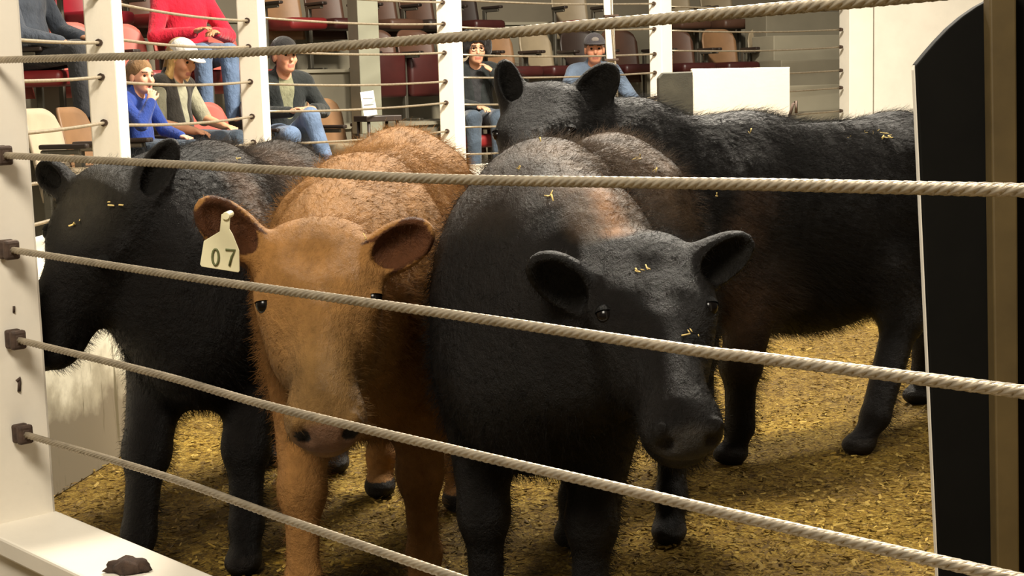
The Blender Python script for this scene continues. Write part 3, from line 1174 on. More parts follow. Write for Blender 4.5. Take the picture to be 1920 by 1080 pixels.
pn = prism('pin', [cowB.matrix_world.inverted() @ P(423 + 7 * math.cos(a), 405 + 7 * math.sin(a), TY - 0.004) for a in np.linspace(0, 2 * PI, 12, endpoint=False)], (cowB.matrix_world.inverted().to_3x3() @ Vector((0, 1, 0))), 0.05, M['tag'], tag_o)

# bits of straw stuck to the coats
def on_cow(cow, px, py):
    inv = cow.matrix_world.inverted()
    o_, d_ = inv @ Vector((0, 0, CAM_H)), inv.to_3x3() @ ray(px, py)
    ok, loc, nrm, _ = cow.ray_cast(o_, d_)
    return (loc, nrm) if ok else (None, None)


def stick_straw(cow, spots, seed):
    rng = random.Random(seed)
    V, Q = [], []
    for (x, y, size, n) in spots:
        for _ in range(n):
            loc, nrm = on_cow(cow, x + rng.uniform(-1, 1) * (4 if n < 3 else size * 1400), y + rng.uniform(-1, 1) * (3 if n < 3 else size * 700))
            if loc is None:
                continue
            a = nrm.orthogonal().normalized()
            a.rotate(Matrix.Rotation(rng.uniform(0, 6.28), 3, nrm))
            b = nrm.cross(a)
            l_, w_ = size * rng.uniform(0.5, 1.0), size * rng.uniform(0.10, 0.3)
            k = len(V)
            c = loc + nrm * 0.008
            up = nrm * 0.0008
            for sgn in (1, -1):
                for (p_, q_) in ((-1, -1), (1, -1), (1, 1), (-1, 1)):
                    V.append(c + a * l_ * p_ + b * w_ * q_ + up * sgn + nrm * (0.004 * p_))
            Q += [(k, k + 1, k + 2, k + 3), (k + 7, k + 6, k + 5, k + 4)] + [(k + i, k + 4 + i, k + 4 + (i + 1) % 4, k + (i + 1) % 4) for i in range(4)]
    o = np_mesh('straw_flecks', V, Q, M['straw'], cow, False)
    o['kind'] = 'stuff'
    return o


def dye(cow, f, pixels, radius, color, amt):
    """markings of the coat: brown hair round the points where these rays meet the animal"""
    pts = [on_cow(cow, x, y)[0] for x, y in pixels]
    pts = [np.array(p) for p in pts if p is not None]
    if not pts:
        return
    d = np.min([np.sqrt(((f['vs'] - p) ** 2).sum(1)) for p in pts], 0)
    wgt = (np.clip(1.3 - d / radius, 0, 1) * amt)[:, None]
    f['base'] = f['base'] * (1 - wgt) + np.array(color) * wgt
    set_color(cow, f['base'])


dye(cowM, fM, [(x, y) for x in range(1010, 1300, 40) for y in range(252, 420, 30) if x > 1010 + (y - 250) * 0.7], 0.07, (0.120, 0.074, 0.040), 0.85)
dye(cowM, fM, [(1118, 345), (1128, 365), (1138, 388), (1148, 410), (1157, 432)], 0.030, (0.26, 0.125, 0.050), 0.9)
dye(cowR, fR, [(1385, 560), (1395, 590), (1375, 620), (1400, 430), (1420, 380), (1350, 640)], 0.07, (0.060, 0.034, 0.020), 0.8)
dye(cowL, fL, [(445, 330), (465, 355), (480, 385), (500, 300), (530, 330), (550, 310)], 0.06, (0.110, 0.062, 0.034), 0.8)
stick_straw(cowM, [(1205, 510, 0.010, 5), (1292, 628, 0.008, 4), (1035, 372, 0.006, 4), (975, 322, 0.005, 3), (1010, 268, 0.004, 2), (1190, 300, 0.005, 4), (1225, 320, 0.005, 3)], 1)
stick_straw(cowR, [(1660, 256, 0.007, 12), (1590, 258, 0.005, 2), (1618, 250, 0.004, 2), (1405, 250, 0.006, 2), (1345, 366, 0.006, 2), (1640, 250, 0.004, 4)], 2)
stick_straw(cowL, [(216, 386, 0.008, 3), (150, 420, 0.008, 3), (570, 268, 0.006, 5), (590, 280, 0.005, 4), (440, 300, 0.005, 2)], 3)
stick_straw(cowB, [(690, 450, 0.006, 2), (620, 330, 0.004, 1)], 4)

# dark marks on the near post's right face
npost = bpy.data.objects['ring_post.005']
inv = npost.matrix_world.inverted()
face_n = Vector((ND.x, ND.y, 0))
face_a = Vector((pc.x, pc.y, 0)) + face_n * 0.1008
for nm_, px_, wd_ in (('painted_mark', [(31, 715), (37, 709), (36.3, 716), (35.5, 734)], 0.0042), ('drip_mark', [(26, 574), (26, 586)], 0.003)):
    V, Q = tube_np([inv @ PP(x, y, face_a, face_n) for x, y in px_], wd_, 6)
    o = np_mesh(nm_, V, Q, M['clamp'], npost)


# ------------------------------------------------------------------ the stands: seats
def row_spot(px, d, z):
    """point on the ring outline moved outward by d, met by the photo's column px, and the way a seat there faces"""
    line = offset_line(d)
    dr = ray(px, 200)
    r = Vector((dr.x, dr.y))
    for a, b in zip(line[1:], line[2:]):
        e = b - a
        det = r.x * (-e.y) + e.x * r.y
        if abs(det) < 1e-9:
            continue
        tt = (a.x * (-e.y) + e.x * a.y) / det
        uu = (r.x * a.y - r.y * a.x) / det
        if -0.001 <= uu <= 1.001 and tt > 0:
            t_ = e.normalized()
            return Vector((r.x * tt, r.y * tt, z)), Vector((t_.y, -t_.x))
    raise ValueError(px)


SEATD = (0.68, 1.52, 2.42)
VINYL = {
    'maroon': simple('maroon_vinyl', (60, 22, 20), 0.42, 0, 0.15, 8),
    'red': simple('red_vinyl', (120, 30, 30), 0.45, 0, 0.12, 8),
    'salmon': simple('faded_red_shell', (178, 92, 80), 0.5, 0, 0.08, 6),
    'crimson': simple('crimson_shell', (134, 14, 32), 0.5, 0, 0.08, 6),
    'cream': simple('cream_shell', (178, 162, 138), 0.5, 0, 0.08, 6),
    'tan': simple('tan_plywood', (128, 96, 66), 0.5, 0, 0.15, 5),
    'beige': simple('beige_shell', (140, 126, 102), 0.5, 0, 0.1, 5),
    'brown': simple('brown_plywood', (78, 52, 38), 0.5, 0, 0.18, 5),
    'dark': simple('dark_brown_shell', (44, 32, 26), 0.5, 0, 0.18, 5),
}
M['seat_metal'] = simple('seat_standard', (92, 88, 78), 0.45, 0.5, 0.15, 10)
M['arm_dark'] = simple('dark_armrest', (40, 30, 24), 0.5, 0, 0.2, 10)


def back_mesh(W=0.222, z0=0.30, z1=0.86, th=0.022):
    """curved shell backrest, hollow toward the sitter, top corners rounded"""
    nu, nv_ = 16, 14
    V, Q = [], []
    for side in (0, 1):
        for j in range(nv_ + 1):
            v = j / nv_
            for i in range(nu + 1):
                u = -1 + 2 * i / nu
                rr = 0.13
                zt = z1
                if abs(u) * W > W - rr:
                    k = (abs(u) * W - (W - rr)) / rr
                    zt = z1 - rr * (1 - math.sqrt(max(0, 1 - k * k)))
                z = z0 + (zt - z0) * v
                x = -0.20 - 0.10 * ((z - z0) / (z1 - z0)) + 0.055 * u * u - (th if side else 0)
                V.append((x, u * W, z))
    off = (nu + 1) * (nv_ + 1)
    for j in range(nv_):
        for i in range(nu):
            a = j * (nu + 1) + i
            Q.append((a, a + 1, a + nu + 2, a + nu + 1))
            Q.append((off + a, off + a + nu + 1, off + a + nu + 2, off + a + 1))
    def rim(i0, i1):
        Q.append((i0, i0 + off, i1 + off, i1))
    for i in range(nu):
        rim(i, i + 1)
        rim(nv_ * (nu + 1) + i + 1, nv_ * (nu + 1) + i)
    for j in range(nv_):
        rim((j + 1) * (nu + 1), j * (nu + 1))
        rim(j * (nu + 1) + nu, (j + 1) * (nu + 1) + nu)
    return V, Q


def make_seat(label, pos, face, back='tan', cushion='maroon', folded=False, group=None):
    root = empty('stadium_seat', pos, label, 'seat', group, math.atan2(face.y, face.x))
    V, Q = back_mesh()
    np_mesh('backrest', V, Q, VINYL[back], root)
    bm = bmesh.new()
    if folded:
        add_box(bm, (-0.10, 0, 0.43), (0.11, 0.43, 0.42), 0, 0.035)
    else:
        add_box(bm, (0.03, 0, 0.435), (0.44, 0.43, 0.11), 0, 0.035)
    bm_obj('seat_cushion', bm, VINYL[cushion], root, True)
    for sy in (-1, 1):
        bm = bmesh.new()
        add_box(bm, (-0.12, sy * 0.246, 0.31), (0.05, 0.028, 0.60), 0, 0.006)
        add_box(bm, (-0.02, sy * 0.246, 0.012), (0.26, 0.045, 0.024), 0, 0.006)
        add_box(bm, (-0.02, sy * 0.246, 0.60), (0.24, 0.024, 0.03), 0, 0.006)
        bm_obj('side_standard', bm, M['seat_metal'], root)
        bm = bmesh.new()
        add_box(bm, (0.0, sy * 0.246, 0.632), (0.30, 0.050, 0.030), 0, 0.010)
        bm_obj('armrest', bm, M['arm_dark'], root)
    return root


def to_px(p):
    c = CM.inverted() @ Vector(p)
    return 960 - F * c.x / c.z, 540 + F * c.y / c.z


def seat(px, row, label, back, cushion, folded=False, dd=0.0, by_back=False):
    p, f = row_spot(px, SEATD[row] + dd, ROWZ[row])
    if by_back:
        # slide along the row until the backrest, not the cushion, stands in this column
        best = None
        for s_ in range(0, 160, 4):
            try:
                p2, f2 = row_spot(px + s_, SEATD[row] + dd, ROWZ[row])
            except ValueError:
                continue
            x_ = to_px(p2 - Vector((f2.x, f2.y, 0)) * 0.27 + Vector((0, 0, 0.7)))[0]
            if best is None or abs(x_ - px) < best[0]:
                best = (abs(x_ - px), p2, f2)
        p, f = best[1], best[2]
    return make_seat(label, p, f, back, cushion, folded, 'seats in row %s of the stands' % ('one', 'two', 'three')[row])


seat(72, 0, 'cream shell seat, front row, right against the near white post', 'cream', 'beige', by_back=True)
seat(134, 0, 'tan plywood seat, front row, between the cream seat and the post', 'tan', 'dark', by_back=True)
seat(268, 0, 'front row seat the boy in blue sits in', 'beige', 'red')
seat(340, 0, 'front row seat under the woman in the pale cap', 'beige', 'red')
seat(432, 0, 'empty pinkish front row seat right of the capped woman', 'salmon', 'maroon', True)
seat(530, 0, 'dark front row seat under the man in black', 'dark', 'dark')
seat(652, 0, 'beige shell seat at the right elbow of the man in black', 'tan', 'beige', False, -0.05)
seat(896, 0, 'front row seat under the woman with glasses', 'brown', 'red')
seat(1010, 0, 'empty maroon front row seat right of the woman with glasses', 'brown', 'maroon')
seat(1110, 0, 'front row seat under the man in the blue shirt', 'brown', 'maroon')
seat(78, 1, 'second row seat under the person in the slate jacket', 'salmon', 'red')
seat(132, 1, 'faded red shell seat right of the slate jacket', 'salmon', 'red', by_back=True)
seat(226, 1, 'faded red shell seat above and behind the boy in blue', 'salmon', 'red', by_back=True)
seat(372, 1, 'second row seat under the person in the red hooded top', 'salmon', 'red')
seat(456, 1, 'second row seat just right of the red hooded top', 'salmon', 'red')
seat(738, 1, 'maroon tip-up seat, folded, right of the grey column', 'brown', 'maroon', True)
seat(812, 1, 'maroon tip-up seat, folded, beside the white post above the tan cow', 'brown', 'maroon', True)
seat(884, 1, 'tan second row seat behind the woman with glasses', 'beige', 'maroon')
seat(962, 1, 'tan second row seat, first to the right of the woman with glasses', 'tan', 'maroon')
seat(1036, 1, 'tan second row seat left of the man in the dark cap', 'beige', 'maroon')
seat(1108, 1, 'second row seat straight behind the man in the dark cap', 'dark', 'maroon')
seat(1184, 1, 'second row seat right of the thin white pole', 'brown', 'maroon')
seat(1290, 1, 'second row seat above the left end of the white barrier', 'brown', 'maroon')
seat(1372, 1, 'second row seat above the middle of the white barrier', 'tan', 'maroon')
seat(1452, 1, 'last second row seat beside the grey steps', 'beige', 'maroon')
seat(128, 2, 'crimson shell seat high at the far left', 'crimson', 'crimson', by_back=True)
seat(306, 2, 'brown plywood seat behind the red hooded top', 'brown', 'red')
seat(560, 2, 'tan seat with red cushion high above the man in black', 'tan', 'red')
seat(640, 2, 'brown maroon seat left of the grey column, third row', 'brown', 'maroon')
seat(742, 2, 'brown seat right of the grey column, third row', 'brown', 'brown')
seat(812, 2, 'dark brown seat, third row, left of the post above the tan cow', 'brown', 'dark')
seat(896, 2, 'dark maroon seat high above the woman with glasses', 'dark', 'maroon')
seat(1090, 2, 'tip-down red seat high above the man in blue', 'beige', 'red')
seat(1286, 2, 'beige seat high above the padded barrier end', 'beige', 'brown')
seat(1366, 2, 'beige seat high above the middle of the barrier', 'beige', 'brown')

# grey painted column in the stands
cpos = P(684, 120, 12.45)
o = box('column', (0, 0, 1.7), (0.19, 0.19, 3.4), M['column'], None, 0, 0.006)
o.location = (cpos.x, cpos.y, 0.86)
o.rotation_euler = (0, 0, 0.55)
tag(o, 'grey green square column standing between the seats', 'column')

# aisle steps at the right end
for k in range(5):
    c = P(1520 - 14 * k, 200, 15.75 + 0.36 * k)
    bm = bmesh.new()
    add_box(bm, (0, 0, 0), (1.15, 0.42, 0.40 + 0.27 * (k + 1)), 0.43, 0.008)
    for q in bm.verts:
        q.co += Vector((c.x + 0.2, c.y, (0.40 + 0.27 * (k + 1)) / 2 + 0.2))
    tag(bm_obj('trim_aisle_%d' % (k + 1), bm, M['riser_light'] if k % 2 else M['riser']), kind='structure')

# little dark table with a white card on it, left of the post above the tan cow
tp = P(708, 222, 11.75)
root = empty('side_table', (tp.x, tp.y, ROWZ[0]), 'small dark side table with thin legs, below the grey column', 'table', None, 0.5)
th = tp.z - ROWZ[0]
box('table_top', (0, 0, th), (0.30, 0.26, 0.045), M['arm_dark'], root, 0, 0.006)
for sx_, sy_ in ((-1, -1), (1, -1), (1, 1), (-1, 1)):
    tube('leg', [(sx_ * 0.12, sy_ * 0.10, th - 0.02), (sx_ * 0.135, sy_ * 0.115, 0)], [0.014, 0.011], M['arm_dark'], root, 8)
M['card'] = simple('white_card', (236, 232, 220), 0.6, 0, 0.03)
M['print'] = simple('grey_print', (120, 120, 118), 0.7)
cb, ct = P(695, 214, 11.72), P(690, 170, 11.74)
root = empty('card', (cb.x, cb.y, tp.z + 0.0226), 'white printed card propped upright on the small dark table', 'card', None, 0.15)
bm = bmesh.new()
ch = 0.19
add_box(bm, (-0.012, 0, ch / 2), (0.105, 0.006, ch), 0, 0.001, rot=Matrix.Rotation(-0.12, 4, 'Y') @ Matrix.Rotation(-0.10, 4, 'X'))
bm_obj('sheet', bm, M['card'], root)
for zz in (0.05, 0.085, 0.135):
    box('print_line', (-0.012 - 0.12 * (zz - ch / 2), -0.0045 + 0.10 * (zz - ch / 2), zz), (0.075, 0.002, 0.005), M['print'], root, 0, 0)


# ------------------------------------------------------------------ people
M['skin'] = None
t = NT('skin')
at = t.n('ShaderNodeAttribute', attribute_name='tint')
t.col(t.mix(1.0, at.outputs['Color'], t.ramp(t.noise(20, 3), [(0.3, (0.92,) * 3), (0.7, (1.06,) * 3)]), 'MULTIPLY'))
t.set(0.5, 0, 0.35)
M['skin'] = t.m


def cloth(name, rgb, var=0.2, rough=0.85):
    t = NT(name)
    c = s2l(rgb)
    f = t.noise(9, 5, 0.6)
    t.col(t.ramp(f, [(0.3, tuple(x * (1 - var) for x in c)), (0.7, tuple(min(1, x * (1 + var)) for x in c))]))
    t.bump(t.noise(14, 4, 0.6, stretch=(1, 1, 0.6)), 0.8, 0.03)
    t.set(rough, 0, 0.3, 0.2)
    return t.m


C = {
    'blue': cloth('royal_blue_cloth', (34, 60, 136)), 'denim': cloth('blue_denim', (92, 112, 142), 0.15),
    'denim_dark': cloth('dark_denim', (64, 76, 90), 0.15), 'black': cloth('black_cloth', (30, 34, 34)),
    'vest': cloth('dark_padded_vest', (40, 36, 30)), 'greytee': cloth('grey_green_tee', (150, 148, 126)),
    'red': cloth('red_fleece', (186, 20, 48), 0.12), 'slate': cloth('slate_cloth', (62, 68, 78)),
    'shirt_olive': cloth('olive_shirt', (124, 124, 98)), 'workshirt': cloth('blue_work_shirt', (104, 120, 142), 0.12),
    'charcoal': cloth('charcoal_cloth', (44, 44, 46)), 'tan': cloth('tan_cloth', (180, 150, 96)),
    'leather': simple('dark_leather', (44, 32, 24), 0.5), 'capwhite': cloth('pale_cap_cloth', (218, 212, 204), 0.05),
    'capblack': cloth('black_cap_cloth', (30, 28, 28)), 'capgrey': cloth('grey_cap_cloth', (84, 80, 84)),
    'blond': cloth('blond_hair', (186, 150, 92), 0.3), 'brownhair': cloth('brown_hair', (92, 66, 44), 0.3),
    'darkhair': cloth('dark_hair', (20, 15, 14), 0.3), 'boyhair': cloth('light_brown_hair', (128, 98, 66), 0.3), 'patch': cloth('cap_patch', (150, 142, 136), 0.05),
    'wire': simple('glasses_frame', (60, 54, 50), 0.3, 0.6),
}


def frame_yp(yaw, pitch):
    """head axes: forward, left, up"""
    cy, sy, cp, sp = math.cos(yaw), math.sin(yaw), math.cos(pitch), math.sin(pitch)
    f = np.array([cy * cp, sy * cp, -sp])
    l = np.array([-sy, cy, 0])
    return f, l, np.cross(f, l)


ADULT = dict(pelvis=(-0.06, 0, 0.58), belly=(-0.09, 0, 0.72), chest=(-0.11, 0, 0.90), neck=(-0.09, 0, 1.05), head=(-0.03, 0, 1.20),
             sl=(-0.11, 0.18, 0.99), sr=(-0.11, -0.18, 0.99), el=(-0.02, 0.27, 0.74), er=(-0.02, -0.27, 0.74),
             wl=(0.22, 0.18, 0.68), wr=(0.22, -0.18, 0.68), hl=(0.32, 0.15, 0.67), hr=(0.32, -0.15, 0.67),
             pl=(-0.03, 0.09, 0.57), pr=(-0.03, -0.09, 0.57), kl=(0.38, 0.11, 0.58), kr=(0.38, -0.11, 0.58),
             al=(0.40, 0.11, 0.10), ar=(0.40, -0.11, 0.10), tl=(0.54, 0.12, 0.045), tr=(0.54, -0.12, 0.045))


def build_person(label, pos, face, sc, joints, yaw, pitch, top, legs_c, shoe_c, hair=None, cap=None, sleeves='long', girth=1.0,
                 shirt=None, vest=None, glasses=False, skin=(206, 150, 116), lift=0.0, mouth_open=False, hood=False, cap_patch=None, h=0.0075):
    J = {k: np.array(v, float) for k, v in ADULT.items()}
    for k, v in joints.items():
        J[k] = np.array(v, float)
    hd = J['head']
    f, l, u = frame_yp(yaw, pitch)
    Rh = np.stack([f, l, u], 1)
    # the skull is kept a natural size on a smaller body
    hs = 1.12 if sc > 0.9 else 1.2

    def HP(a, b, c):
        return hd + (f * a + l * b + u * c) * hs
    allp = np.array(list(J.values()))
    lo, hi = allp.min(0) - 0.22, allp.max(0) + 0.22
    lo[2] = -0.02
    b = Field(lo, hi, h)
    g = girth

    def torso(F_, d):
        F_.ell(J['pelvis'], (0.12 * g + d, 0.155 * g + d, 0.10 + d), k=0.05)
        F_.ell(J['belly'], (0.105 * g + d, 0.145 * g + d, 0.14 + d), k=0.05)
        F_.ell(J['chest'], (0.105 * g + d, 0.165 * g + d, 0.16 + d), k=0.05)
        for s in ('sl', 'sr'):
            F_.ell(J[s], (0.062 + d, 0.062 + d, 0.062 + d), k=0.06)
        F_.cone(J['sl'] + [0, -0.06, 0.03], J['sr'] + [0, 0.06, 0.03], 0.05 + d, 0.05 + d, k=0.05)

    def arm(F_, s, d, stop=1.0, k=0.02):
        e = J['e' + s]
        F_.cone(J['s' + s], e, 0.052 * g + d, 0.043 + d, k)
        if stop > 0:
            w_ = e + (J['w' + s] - e) * stop
            F_.cone(e, w_, 0.042 + d, 0.042 + d - 0.012 * stop, k)

    def leg(F_, s, d, k=0.03):
        F_.cone(J['p' + s], J['k' + s], 0.085 * g + d, 0.058 + d, k)
        F_.cone(J['k' + s], J['a' + s], 0.057 + d, 0.040 + d, k)
    torso(b, 0)
    for s in 'lr':
        arm(b, s, 0)
        leg(b, s, 0)
        b.cone(J['a' + s], J['t' + s], 0.035, 0.028, 0.02)
        # hand: palm, four fingers with a knuckle bend, thumb off the side of the palm
        w_, hh = J['w' + s], J['h' + s]
        dr = nv(hh - w_)
        side = np.cross(dr, [0, 0, 1.0])
        side = nv(side) if np.linalg.norm(side) > 0.2 else np.array([0, 1.0, 0])
        pn = np.cross(side, dr)
        Rp = np.stack([dr, side, pn], 1)
        b.ell(w_ + dr * 0.045, (0.050, 0.040, 0.018), Rp, 0.02)
        for i, (o_, ln) in enumerate(((-0.030, 0.032), (-0.010, 0.038), (0.010, 0.036), (0.029, 0.028))):
            k0 = w_ + dr * 0.082 + side * o_
            k1 = k0 + dr * ln * 0.95 - pn * 0.010
            k2 = k1 + dr * ln * 0.55 - pn * 0.022
            b.cone(k0, k1, 0.0095, 0.0088, 0.004)
            b.cone(k1, k2, 0.0088, 0.0078, 0.004)
        ts = -1 if s == 'l' else 1
        k0 = w_ + dr * 0.030 + side * 0.030 * ts
        k1 = k0 + dr * 0.030 + side * 0.022 * ts - pn * 0.008
        b.cone(k0, k1, 0.012, 0.010, 0.008)
        b.cone(k1, k1 + dr * 0.028 + side * 0.004 * ts, 0.010, 0.008, 0.004)
    b.cone(J['neck'] - [0, 0, 0.04], HP(-0.018, 0, -0.07), 0.060 * (0.85 + 0.15 * g), 0.054, 0.04)

    def he(F_, a, bb, c, ra, rb, rc, k=0.02, op='add'):
        F_.ell(HP(a, bb, c), np.array([ra, rb, rc]) * hs, Rh, k, op)
    he(b, -0.012, 0, 0.035, 0.098, 0.077, 0.088, 0.03)
    he(b, 0.030, 0, -0.030, 0.066, 0.062 * (0.9 + 0.1 * g), 0.088, 0.03)
    he(b, 0.058, 0, -0.092, 0.034, 0.036, 0.024, 0.03)
    he(b, 0.074, 0, 0.030, 0.022, 0.052, 0.014, 0.02)
    for s in (-1, 1):
        he(b, 0.092, s * 0.031, 0.006, 0.016, 0.018, 0.011, 0.012, 'sub')
        he(b, 0.064, s * 0.040, -0.030, 0.026, 0.022, 0.024, 0.02)
        he(b, -0.005, s * 0.077, -0.012, 0.022, 0.010, 0.033, 0.008)
    b.cone(HP(0.088, 0, 0.008), HP(0.108, 0, -0.030), 0.009 * hs, 0.013 * hs, 0.014)
    he(b, 0.088, 0, -0.062, 0.012, 0.024, 0.007, 0.008)
    he(b, 0.086, 0, -0.076, 0.012, 0.021, 0.008, 0.008)
    if mouth_open:
        he(b, 0.092, 0, -0.068, 0.020, 0.017, 0.013, 0.006, 'sub')
    vs, fs = b.mesh()
    vs = relax(vs, fs, 1, 0.4)
    body = np_mesh('person', vs * sc, fs, M['skin'])
    body.location = Vector(pos) + Vector((0, 0, lift))
    body.rotation_euler = (0, 0, math.atan2(face.y, face.x))
    tag(body, label, 'person', 'people in the stands')
    q = (vs - hd) @ Rh / hs
    base = np.tile(np.array(s2l(skin)), (len(vs), 1))
    lips = (np.abs(q[:, 1]) < 0.025) & (q[:, 2] < -0.056) & (q[:, 2] > -0.083) & (q[:, 0] > 0.075)
    base[lips] = np.array(s2l((178, 112, 96)))
    if mouth_open:
        m = lips & (q[:, 0] < 0.086)
        base[m] = np.array(s2l((90, 40, 38)))
    ck = np.clip(1 - np.sqrt(((q[:, 0] - 0.07) / 0.05) ** 2 + ((np.abs(q[:, 1]) - 0.042) / 0.03) ** 2 + ((q[:, 2] + 0.03) / 0.03) ** 2), 0, 1)[:, None] * 0.5
    base = base * (1 - ck) + np.array(s2l((206, 124, 100))) * ck
    sv = (q[:, 0] > 0.07) & (np.abs(np.abs(q[:, 1]) - 0.034) < 0.018) & (np.abs(q[:, 2] - 0.031) < 0.005)
    base[sv] = np.array(s2l((84, 60, 42)))
    set_color(body, base)
    for s in (-1, 1):
        bm = bmesh.new()
        bmesh.ops.create_uvsphere(bm, u_segments=10, v_segments=8, radius=0.0105 * hs * sc)
        e = bm_obj('eye', bm, M['eye'], body, True)
        e.location = Vector(HP(0.076, s * 0.031, 0.006) * sc)

    def wear(name, build, mat, cuts=(), hh=h):
        F_ = Field(lo, hi, hh)
        build(F_)
        for p_, n_ in cuts:
            F_.plane(p_, n_)
        v_, f_ = F_.mesh()
        v_ = relax(v_, f_, 1, 0.4)
        return np_mesh(name, v_ * sc, f_, mat, body)

    # trousers and shoes
    def tr(F_):
        F_.ell(J['pelvis'], (0.125 * g + 0.012, 0.158 * g + 0.012, 0.105), k=0.05)
        for s in 'lr':
            leg(F_, s, 0.014)
    wear('trousers', tr, C[legs_c])
    for s in 'lr':
        def sh(F_, s=s):
            d = nv(J['t' + s] - J['a' + s])
            F_.cone(J['a' + s] + [0, 0, 0.06], J['a' + s], 0.050, 0.048, 0.02)
            F_.cone(J['a' + s] + [-0.03, 0, -0.04], J['t' + s], 0.046, 0.040, 0.03)
        wear('shoe', sh, C[shoe_c], [((0, 0, 0.004), (0, 0, -1))] if min(J['a' + s][2], J['t' + s][2]) < 0.12 else ())
    # upper garments
    inner = shirt or None

    def jacket(F_):
        torso(F_, 0.016 if inner else 0.012)
        for s in 'lr':
            if vest:
                continue
            arm(F_, s, 0.014, 0.97 if sleeves == 'long' else 0.0)
        F_.cone(J['neck'] + [-0.03, 0, -0.01], J['neck'] + [-0.02, 0, 0.03], 0.075, 0.070, 0.03)
        if hood:
            F_.ell(J['neck'] + [-0.09, 0, 0.0], (0.075, 0.12, 0.07), k=0.04)
        F_.cone(J['neck'] + [0.10, 0, 0.03], HP(0.02, 0, -0.06), 0.055, 0.06, 0.02, 'sub')
        if inner:
            F_.cone(J['neck'] + [0.12, 0, 0.02], J['belly'] + [0.14, 0, 0.02], 0.085, 0.038, 0.02, 'sub')
    if inner:
        def under(F_):
            torso(F_, 0.008)
            F_.cone(J['neck'] + [-0.01, 0, -0.02], J['neck'] + [0.0, 0, 0.02], 0.070, 0.064, 0.03)
            if vest:
                for s in 'lr':
                    arm(F_, s, 0.016, 0.0)
        wear('shirt', under, C[inner])
    wear('vest' if vest else ('hooded_top' if hood else 'jacket'), jacket, C[top])
    # hair
    if hair:
        hc, style = hair

        def hr(F_):
            he(F_, -0.020, 0, 0.045, 0.104, 0.086, 0.092, 0.02)
            if style == 'long':
                for s in (-1, 1):
                    F_.cone(HP(-0.02, s * 0.072, 0.02), HP(0.0, s * 0.078, -0.12), 0.030, 0.030, 0.03)
                    F_.cone(HP(0.0, s * 0.078, -0.12), HP(0.02, s * 0.080, -0.19), 0.030, 0.016, 0.03)
                F_.cone(HP(-0.07, 0, 0.0), HP(-0.08, 0, -0.15), 0.065, 0.045, 0.03)
            elif style == 'puff':
                he(F_, -0.02, 0, 0.055, 0.112, 0.108, 0.104, 0.03)
                rg = random.Random(4)
                for _ in range(90):
                    th, ph = rg.uniform(0, 2 * PI), math.acos(rg.uniform(-0.55, 1))
                    he(F_, -0.02 + 0.112 * math.sin(ph) * math.cos(th), 0.112 * math.sin(ph) * math.sin(th), 0.05 + 0.104 * math.cos(ph), 0.022, 0.022, 0.022, 0.006)
                for s in (-1, 1):
                    he(F_, -0.005, s * 0.094, 0.0, 0.055, 0.042, 0.075, 0.03)
            else:
                he(F_, -0.05, 0, 0.0, 0.066, 0.076, 0.070, 0.02)
            he(F_, 0.085, 0, -0.035, 0.080, 0.060 if style == 'long' else 0.068, 0.092, 0.02, 'sub')
        wear('hair', hr, C[hc])
    if cap:
        def cp(F_):
            he(F_, -0.008, 0, 0.048, 0.108, 0.090, 0.092, 0.0)
        o_ = wear('cap', cp, C[cap], [(HP(0, 0, 0.040), -u)])

        def br(F_):
            he(F_, 0.105, 0, 0.043, 0.075, 0.074, 0.010, 0.0)
        v_ = Field(lo, hi, h)
        br(v_)
        a_, c_ = v_.mesh()
        np_mesh('brim', a_ * sc, c_, C[cap], o_)
        if cap_patch:
            pt = Field(lo, hi, h)
            he(pt, 0.088, 0, 0.080, 0.012, 0.034, 0.022, 0.0)
            a_, c_ = pt.mesh()
            np_mesh('patch', a_ * sc, c_, C[cap_patch], o_)
    if glasses:
        bm = bmesh.new()
        gl = None
        V_, Q_ = [], []
        for s in (-1, 1):
            ring = [Vector(HP(0.094, s * 0.033 + 0.024 * math.cos(a_), 0.004 + 0.019 * math.sin(a_)) * sc) for a_ in np.linspace(0, 2 * PI, 17)]
            vv, qq = tube_np(ring, 0.0030, 6, False)
            k0 = len(V_)
            V_ += vv
            Q_ += [tuple(i + k0 for i in qd) for qd in qq]
            vv, qq = tube_np([Vector(HP(0.090, s * 0.057, 0.008) * sc), Vector(HP(0.0, s * 0.080, 0.008) * sc)], 0.003, 6, False)
            k0 = len(V_)
            V_ += vv
            Q_ += [tuple(i + k0 for i in qd) for qd in qq]
        vv, qq = tube_np([Vector(HP(0.097, 0.010, 0.008) * sc), Vector(HP(0.097, -0.010, 0.008) * sc)], 0.003, 6, False)
        k0 = len(V_)
        V_ += vv
        Q_ += [tuple(i + k0 for i in qd) for qd in qq]
        bm.free()
        np_mesh('glasses', V_, Q_, C['wire'], body)
    return body


def turn(f, deg):
    a = math.radians(deg)
    return Vector((f.x * math.cos(a) - f.y * math.sin(a), f.x * math.sin(a) + f.y * math.cos(a)))


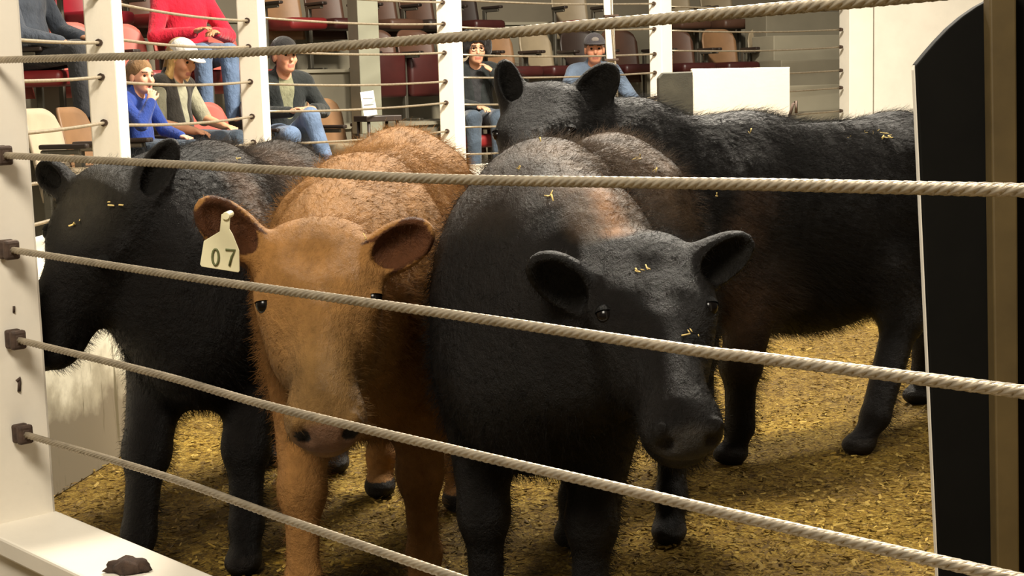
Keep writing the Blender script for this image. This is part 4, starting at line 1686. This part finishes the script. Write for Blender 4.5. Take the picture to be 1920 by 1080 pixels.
p, f = row_spot(262, SEATD[0], ROWZ[0])
build_person('young boy in a royal blue jacket, hand at his open mouth', p + Vector((f.x, f.y, 0)) * 0.04, turn(f, -14), 0.78,
             dict(er=(0.12, -0.24, 0.80), wr=(0.13, -0.10, 0.98), hr=(0.10, -0.03, 1.10), el=(0.0, 0.25, 0.74)), -0.25, 0.05,
             'blue', 'denim_dark', 'leather', hair=('boyhair', 'short'), lift=0.11, mouth_open=True, skin=(226, 168, 140))
p, f = row_spot(346, SEATD[0], ROWZ[0])
build_person('woman in a pale cap and dark vest over a grey tee, looking down', p + Vector((0, 0, 0.04)), turn(f, 6), 0.95,
             dict(er=(-0.03, -0.28, 0.72), wr=(0.22, -0.20, 0.66), hr=(0.32, -0.16, 0.64), head=(0.0, 0, 1.19)), -0.1, 0.42,
             'vest', 'denim_dark', 'leather', hair=('blond', 'long'), cap='capwhite', sleeves='short', shirt='greytee', vest=True, skin=(214, 158, 122), cap_patch='patch')
p, f = row_spot(366, SEATD[1], ROWZ[1])
build_person('person in a bright red hooded top and jeans, hands together', p, turn(f, -22), 1.05,
             dict(el=(0.02, 0.30, 0.72), er=(0.02, -0.30, 0.72), wl=(0.22, 0.09, 0.74), wr=(0.22, -0.09, 0.74), hl=(0.30, 0.0, 0.74), hr=(0.30, -0.02, 0.78)), -0.1, 0.3,
             'red', 'denim', 'leather', hair=('brownhair', 'short'), girth=1.15, hood=True, skin=(190, 136, 100))
p, f = row_spot(540, SEATD[0], ROWZ[0])
build_person('man in a black jacket and black cap, hands clasped on a raised knee', p + Vector((0, 0, 0.02)), turn(f, -34), 0.98,
             dict(kl=(0.36, 0.06, 0.72), al=(0.46, 0.16, 0.32), tl=(0.58, 0.20, 0.24), wl=(0.26, 0.12, 0.78), hl=(0.34, 0.03, 0.80), wr=(0.24, -0.06, 0.76), hr=(0.33, 0.01, 0.80),
                  el=(0.0, 0.29, 0.76), er=(0.0, -0.27, 0.76)), 0.18, 0.02,
             'black', 'denim', 'leather', hair=('brownhair', 'short'), cap='capblack', shirt='shirt_olive', skin=(214, 156, 126), girth=1.08)
p, f = row_spot(896, SEATD[0], ROWZ[0])
build_person('woman with glasses and dark curly hair, chin resting on her hand', p + Vector((0, 0, 0.06)), turn(f, -32), 1.0,
             dict(el=(0.14, 0.22, 0.78), wl=(0.12, 0.13, 0.98), hl=(0.08, 0.04, 1.08), wr=(0.24, -0.04, 0.68), hr=(0.33, 0.02, 0.67)), 0.05, 0.08,
             'black', 'denim_dark', 'leather', hair=('darkhair', 'puff'), glasses=True, shirt='charcoal', skin=(210, 156, 124))
p, f = row_spot(1118, SEATD[0], ROWZ[0])
build_person('heavy man in a blue work shirt and dark cap, behind the thin white pole', p, turn(f, -36), 1.04,
             dict(el=(0.0, 0.36, 0.72), wl=(0.24, 0.30, 0.62), hl=(0.33, 0.27, 0.60), er=(0.0, -0.33, 0.72), wr=(0.22, -0.2, 0.64)), -0.1, 0.02,
             'workshirt', 'denim', 'leather', hair=('brownhair', 'short'), cap='capgrey', cap_patch='patch', girth=1.3, skin=(214, 150, 118))
p, f = row_spot(80, SEATD[1], ROWZ[1])
build_person('person in a slate jacket and dark trousers at the top left, head out of frame', p, turn(f, -12), 1.05,
             dict(er=(0.06, -0.27, 0.70), wr=(0.28, -0.14, 0.64), hr=(0.37, -0.10, 0.62)), 0.0, 0.2,
             'slate', 'charcoal', 'leather', hair=('brownhair', 'short'), girth=1.1)
